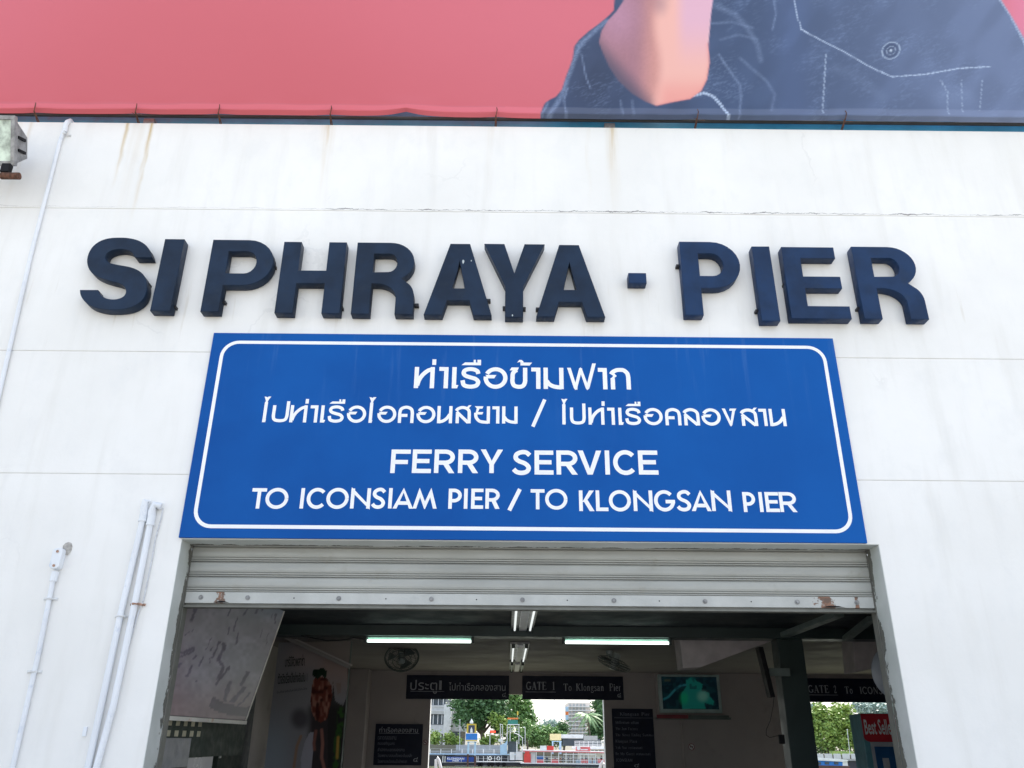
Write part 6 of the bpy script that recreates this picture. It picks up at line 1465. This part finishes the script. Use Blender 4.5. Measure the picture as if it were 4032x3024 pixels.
# LED sign on poles, tower sign, lamps
e = thing('led_sign', 'small red lit LED sign on thin grey poles under the big tree', 'sign', (F3(855, 630, 188).x, 188, gz))
P3('pole', 852, 470, 860, 660, 'greyc', 0.12, 188); P3('pole', 960, 400, 967, 660, 'greyc', 0.12, 188); P3('crossbar', 852, 494, 965, 500, 'greyc', 0.1, 188)
P3('housing', 856, 456, 948, 486, 'black', 0.2, 188)
M['led'] = emit('red_led_display', (1.0, 0.07, 0.03), 0.5)
P3('display', 862, 461, 914, 482, 'led', 0.03, 187.96)
e = thing('tower_sign', 'elevated sign tower with orange roof and green board beside the yellow flag', 'sign tower', (F3(1095, 560, 192).x, 192, gz))
P3('roof', 1035, 328, 1146, 344, 'orangep', 1.0, 191.6); P3('sign_board', 1040, 350, 1142, 394, 'signgreen', 0.4, 191.8); P3('ledge', 1036, 394, 1160, 402, 'whitep', 1.0, 191.6)
for u in (1030, 1060, 1150): P3('leg', u, 402, u+7, 600, 'concretew', 0.15, 192)
P3('crossbar', 1040, 430, 1150, 436, 'concretew', 0.1, 192); P3('crossbar', 1040, 466, 1150, 472, 'concretew', 0.1, 192)
A = F3(1052, 470, 191.9); B = F3(1140, 412, 191.9); MB().bar(A, B, 0.1).build('brace', M['concretew'], e)
A = F3(1140, 325, 191.9); B = F3(1140, 258, 191.9)
MB().tube([A, B], 0.04, 5).build('flag_pole', M['concretew'], e); P3('flag', 1134, 262, 1148, 302, 'goldp', 0.03, 191.85)
for pts, lb in (([(1192, 640), (1191, 535), (1160, 510), (1122, 490)], 'bent street lamp above the white boarding gate'), ([(1217, 600), (1217, 430), (1210, 426)], 'straight pole beside the narrow conifer'), ([(547, 610), (549, 350)], 'thin straight pole in front of the grey building'), ([(985, 560), (986, 400), (970, 396)], 'thin pole with a floodlight above the LED sign')):
    P = [F3(u, v, 189) for u, v in pts]
    e = thing('street_lamp', lb, 'lamp post', (P[0].x, 189, gz), 'poles on the far bank'); MB().tube([(P[0].x, 189, gz)]+P, 0.07, 6).build('pole', M['concretew'], e)
    MB().box(P[-1].x-0.3, P[-1].x+0.12, 188.9, 189.1, P[-1].z-0.05, P[-1].z+0.09).build('lamp_head', M['whitep'], e)
# yellow notice on pale blue frame
e = thing('notice_stand', 'pale yellow sign board on a pale blue frame behind the red banners', 'sign', (F3(1540, 660, 188).x, 188, -2.8))
P3('sign_board', 1470, 492, 1587, 560, 'yellowsign', 0.15, 188); P3('crossbar', 1490, 566, 1592, 575, 'paleblue', 0.2, 188)
P3('post', 1492, 575, 1508, 700, 'paleblue', 0.3, 188); P3('post', 1566, 575, 1590, 700, 'paleblue', 0.3, 188)
# shed roof
e = thing('waterside_shed', 'long white roofed shed below the palm and apartment building', 'shed', (F3(1700, 560, 192).x, 192, gz))
P3('roof', 1585, 498, 1812, 540, 'whitep', 3, 191.6); P3('wall', 1600, 541, 1990, 620, 'windowdark', 2.2, 192); P3('roof', 1815, 512, 1960, 560, 'greyc', 3, 191.8)
# red and white ferry
YFb = 181.0
e = thing('passenger_ferry', 'red and white open passenger ferry moored at the right of the gate 1 view', 'ferry', (F3(1600, 835, YFb).x, YFb, WZ))
def slopebox(nm, u0, v0a, v0b, u1, v1a, v1b, mt, d, Y=YFb, par=None):
    A, B, C_, D = F3(u0, v0b, Y), F3(u1, v1b, Y), F3(u1, v1a, Y), F3(u0, v0a, Y)
    return MB().add([A, B, C_, D]+[(p.x, Y+d, p.z) for p in (A, B, C_, D)], [(0,1,2,3),(7,6,5,4),(0,4,5,1),(1,5,6,2),(2,6,7,3),(3,7,4,0)]).build(nm, M[mt], par or e)
slopebox('roof', 1195, 655, 666, 2100, 676, 684, 'whitep', 4.0); slopebox('roof_edge', 1195, 666, 674, 2100, 684, 692, 'pinkred', 0.2, YFb-0.1)
slopebox('hull', 1180, 798, 822, 2100, 812, 835, 'darkhull', 4.0); slopebox('deck_edge', 1170, 788, 798, 2100, 802, 812, 'whitep', 4.1, YFb-0.05)
slopebox('bow_panel', 1205, 700, 792, 1275, 700, 794, 'redp', 0.3); slopebox('bow_panel', 1215, 674, 700, 1262, 674, 700, 'redp', 0.3); slopebox('bulkhead', 1276, 676, 794, 1325, 676, 796, 'concretew', 1.0, YFb+0.4)
for u in range(1330, 2060, 76): slopebox('post', u, 680, 800, u+6, 680, 802, 'whitep', 0.08)
for v in (726, 760): slopebox('rail', 1330, v, v+4, 2060, v+8, v+12, 'whitep', 0.06, YFb+0.02)
for u in range(1610, 1940, 18): slopebox('rail_bar', u, 702, 800, u+2, 702, 802, 'whitep', 0.03, YFb+0.05)
slopebox('rail', 1608, 698, 706, 1935, 700, 708, 'whitep', 0.08, YFb-0.03)
slopebox('far_rail', 1330, 740, 746, 2060, 748, 754, 'whitep', 0.06, YFb+3.6)
for u in (1330, 1480, 1785, 1960): slopebox('seat_back', u, 754, 790, u+80, 757, 793, 'pinkred', 0.2, YFb+0.5)
slopebox('seat_back', 1335, 718, 752, 1410, 720, 754, 'bluep', 0.2, YFb+1.5)
for (u0, v0, u1, v1, mt, lb, u2) in ((1370, 614, 1436, 664, 'whitep', 'white and red advertising banner on the ferry roof', 1510), (1735, 626, 1885, 678, 'pinkred', 'red rounded advertising banner on the ferry roof', None)):
    ee = thing('roof_banner', lb, 'banner', (F3((u0+u1)/2, v1, YFb).x, YFb, F3(u0, v1, YFb).z), 'banners on the ferry roof')
    P3('panel', u0, v0, u1, v1, mt, 0.1, YFb+0.5, ee)
    if u2:
        A, B, C_, D = F3(u1, v1, YFb+.5), F3(u2, v1+2, YFb+.5), F3(u2, v0+4, YFb+.5), F3(u1+6, v0, YFb+.5)
        MB().add([A, B, C_, D]+[(p.x, p.y+0.1, p.z) for p in (A, B, C_, D)], [(0,1,2,3),(7,6,5,4),(0,4,5,1),(1,5,6,2),(2,6,7,3),(3,7,4,0)]).build('panel', M['redp'], ee)
    else:
        c_ = F3(1765, 640, YFb+0.45); MB().disc((c_.x, YFb+0.49, c_.z), (0, -1, 0), 0.4, 0.02).build('badge', M['whitep'], ee)
        P3('lettering', 1785, 650, 1860, 660, 'whitep', 0.02, YFb+0.47, ee)
# upper deck boat behind
e = thing('river_boat', 'white double deck river boat behind the ferry at the right', 'boat', (F3(1900, 700, 186.3).x, 186.3, WZ))
for v in (566, 582, 598, 612): slopebox('rail', 1725, v, v+5, 2120, v, v+5, 'whitep', 0.06, 186.3)
for u in range(1725, 2100, 46): slopebox('post', u, 566, 625, u+4, 566, 625, 'whitep', 0.06, 186.35)
slopebox('deck', 1700, 622, 650, 2120, 622, 650, 'whitep', 1.5, 186.3); slopebox('cabin', 1760, 650, 780, 2120, 650, 780, 'creamp', 1.2, 186.6)
for u in range(1775, 2100, 40): slopebox('window', u, 662, 690, u+26, 662, 690, 'windowdark', 0.05, 186.5)
slopebox('hull', 1740, 760, 825, 2120, 760, 825, 'paleblue', 1.4, 186.2)
# people on the ferry: one continuous body each, standing
def person(u, vfoot, Y, hgt, mt, lb, turn=0.0):
    c = F3(u, vfoot, Y); e = thing('person', lb, 'person', (c.x, Y, c.z), 'passengers on the ferry')
    rings = [(0.0, .05, .09), (.06, .05, .06), (.26, .065, .065), (.46, .09, .085), (.52, .16, .11), (.60, .15, .10), (.70, .18, .11), (.80, .20, .11), (.83, .12, .08), (.86, .055, .055), (.90, .075, .085), (.95, .08, .09), (1.0, .03, .03)]
    b = MB(); n = 10
    for s in (-1, 1):      # legs up to the hips, then torso and head in one skin
        vs = []; 
        for z, rx, ry in rings[:5]:
            vs += [((s*0.09 if z < .5 else s*0.05)+rx*math.cos(a), ry*math.sin(a), z*hgt) for a in np.linspace(0, 2*math.pi, n, endpoint=False)]
        b.add(vs, [(i*n+k, i*n+(k+1) % n, (i+1)*n+(k+1) % n, (i+1)*n+k) for i in range(4) for k in range(n)])
        b.tube([(s*0.19, 0, .80*hgt), (s*0.235, 0.02, .62*hgt), (s*0.22, -0.08, .46*hgt)], [.05, .042, .032], 7)
    vs = []
    for z, rx, ry in rings[4:]: vs += [(rx*math.cos(a), ry*math.sin(a), z*hgt) for a in np.linspace(0, 2*math.pi, n, endpoint=False)]
    b.add(vs, [(i*n+k, i*n+(k+1) % n, (i+1)*n+(k+1) % n, (i+1)*n+k) for i in range(8) for k in range(n)]+[tuple(8*n+k for k in range(n))])
    o = b.build('body', M[mt], e, smooth=True, local=True)
    hb = MB(); hb.tube([(0, 0.02, .93*hgt), (0, 0.015, .97*hgt), (0, 0.01, 1.01*hgt)], [.092, .09, .04], 8).build('hair', M['black'], e, smooth=True, local=True)
    e.rotation_euler = (0, 0, turn)
for k, (u, mt, lb) in enumerate(((1440, 'clothdark', 'passenger in dark clothes standing alone near the red bow'), (1525, 'clothmid', 'passenger in maroon clothes left of the middle of the ferry'), (1580, 'skin', 'passenger in brown clothes at the middle rail'),
                                 (1608, 'clothdark', 'passenger in dark clothes standing at the first rail bars'), (1662, 'clothdark', 'passenger in dark clothes behind the close rail bars, left'), (1712, 'clothmid', 'passenger in maroon clothes behind the close rail bars'),
                                 (1803, 'black', 'tall passenger in black under the red roof banner'), (1845, 'clothdark', 'shorter passenger in dark clothes right of the tall one'), (1905, 'skin', 'passenger in brown clothes near the right end of the bars'),
                                 (1945, 'clothmid', 'passenger in maroon clothes just right of the close bars'), (2000, 'black', 'passenger in black at the right edge of the gate opening'))):
    person(u, 800, YFb+1.0+0.5*(k % 3), 1.5+0.16*math.sin(k*2.1) + (0.15 if k == 6 else 0), mt, lb, k*1.3)
# near white handrails on the landing
for (u0, v0, s, lb) in ((318, 728, 1, 'white tubular handrail end on the landing at the left of the gate'), (2012, 768, -1, 'white tubular handrail end on the landing at the right of the gate')):
    P = [F3(u, v, 13.0) for u, v in ((u0-18*s-(0), 900), (u0-14*s, v0+30), (u0, v0+6), (u0+16*s, v0+34), (u0+70*s, 990))]
    z0 = P[0].z
    P = [Vector((P[0].x, 13.0, -3.4))] + P[:] + [Vector((P[-1].x+0.9*s, 15.5, -3.4))]
    e = thing('handrail', lb, 'handrail', (P[0].x, 13.0, WZ), 'handrails of the landing')
    MB().tube(P, 0.03, 10).build('tube', M['whitep'], e, smooth=True)
# ------------------------------------------------------------------ view through gate 2
tree('bright yellow green rounded tree seen through gate 2', (K6(760, 1480, 196).x, 196, gz), [lobe6(760, 1180, 150, 110, 196), lobe6(900, 1150, 110, 110, 197), lobe6(650, 1130, 90, 90, 196), lobe6(720, 1330, 150, 110, 195), lobe6(950, 1300, 120, 120, 196), lobe6(1010, 1400, 80, 70, 195), lobe6(850, 1420, 130, 60, 195)], 9000, 0.5, 'leaflight', 41, 0.4, limbs=6)
tree('blue green tree behind the Best Seller cabinet', (K6(1300, 1480, 210).x, 210, gz), [lobe6(1200, 1080, 170, 60, 210), lobe6(1350, 1120, 120, 90, 210), lobe6(1080, 1100, 100, 60, 210), lobe6(1300, 1300, 200, 150, 210), lobe6(560, 1080, 80, 70, 210)], 6500, 0.5, 'leafhaze', 42, 0.4)
tree('dark undergrowth tree at the left of the gate 2 view', (K6(560, 1480, 203).x, 203, gz), [lobe6(590, 1330, 110, 120, 203), lobe6(480, 1200, 110, 150, 203), lobe6(700, 1450, 120, 50, 199)], 3500, 0.5, 'leafmid', 43, 0.4)
def Q(nm, u0, v0, u1, v1, Y, d, mt, par):
    A = K6(u0, v0, Y); B = K6(u1, v1, Y); return MB().box(A.x, B.x, Y, Y+d, B.z, A.z).build(nm, M[mt], par)
e = thing('jetty', 'pale panelled jetty behind the blue boat in the gate 2 view', 'jetty', (K6(840, 1570, 187).x, 187, WZ))
Q('deck', 560, 1572, 1300, 1590, 187, 2, 'seawall', e); Q('hull', 560, 1590, 1300, 1690, 187.2, 1.6, 'darkhull', e)
for k in range(9): Q('rail_panel', 560+k*85, 1520, 560+k*85+79, 1571, 186.9, 0.1, 'concretew', e)
A = K6(1028, 1450, 186); 
tag(MB().box(K6(790, 1500, 190).x, K6(1000, 1500, 190).x, 189.5, 191, -0.9, K6(800, 1495, 190).z).build('clipped_hedge', M['leaflight']), 'low clipped hedge along the far bank in the gate 2 view', 'hedge')
e = thing('street_lamp', 'thin grey pole standing before the trees in the gate 2 view', 'lamp post', (K6(960, 1500, 189).x, 189, gz), 'poles on the far bank')
MB().tube([(K6(972, 1500, 189).x, 189, gz), K6(950, 1290, 189)], 0.07, 6).build('pole', M['concretew'], e)
MB().box(K6(944, 1285, 189).x, K6(956, 1285, 189).x, 188.9, 189.1, K6(950, 1290, 189).z, K6(950, 1283, 189).z).build('lamp_head', M['whitep'], e)
e = thing('river_boat', 'small blue cabin boat with a white roof in the gate 2 view', 'boat', (K6(800, 1690, 170).x, 170, WZ))
def Qs(nm, pts, Y, d, mt):
    P = [K6(u, v, Y) for u, v in pts]; n = len(P)
    return MB().add(P+[(p.x, Y+d, p.z) for p in P], [tuple(range(n)), tuple(range(2*n-1, n-1, -1))]+[(i, n+i, n+(i+1) % n, (i+1) % n) for i in range(n)]).build(nm, M[mt], e)
Qs('hull', [(560, 1690), (955, 1690), (975, 1640), (560, 1630)], 170, 3, 'rustp'); Qs('cabin', [(560, 1640), (905, 1650), (905, 1592), (560, 1575)], 170.2, 2.4, 'bluep'); Qs('cabin_end', [(905, 1650), (960, 1650), (950, 1588), (905, 1592)], 170.2, 2.4, 'whitep')
Qs('roof', [(540, 1575), (560, 1580), (905, 1598), (962, 1592), (950, 1578), (740, 1562), (560, 1548)], 169.9, 3, 'whitep')
for u in (655, 735, 825):
    Qs('window', [(u, 1622), (u+40, 1625), (u+40, 1602), (u, 1600)], 170.1, 0.05, 'windowdark')
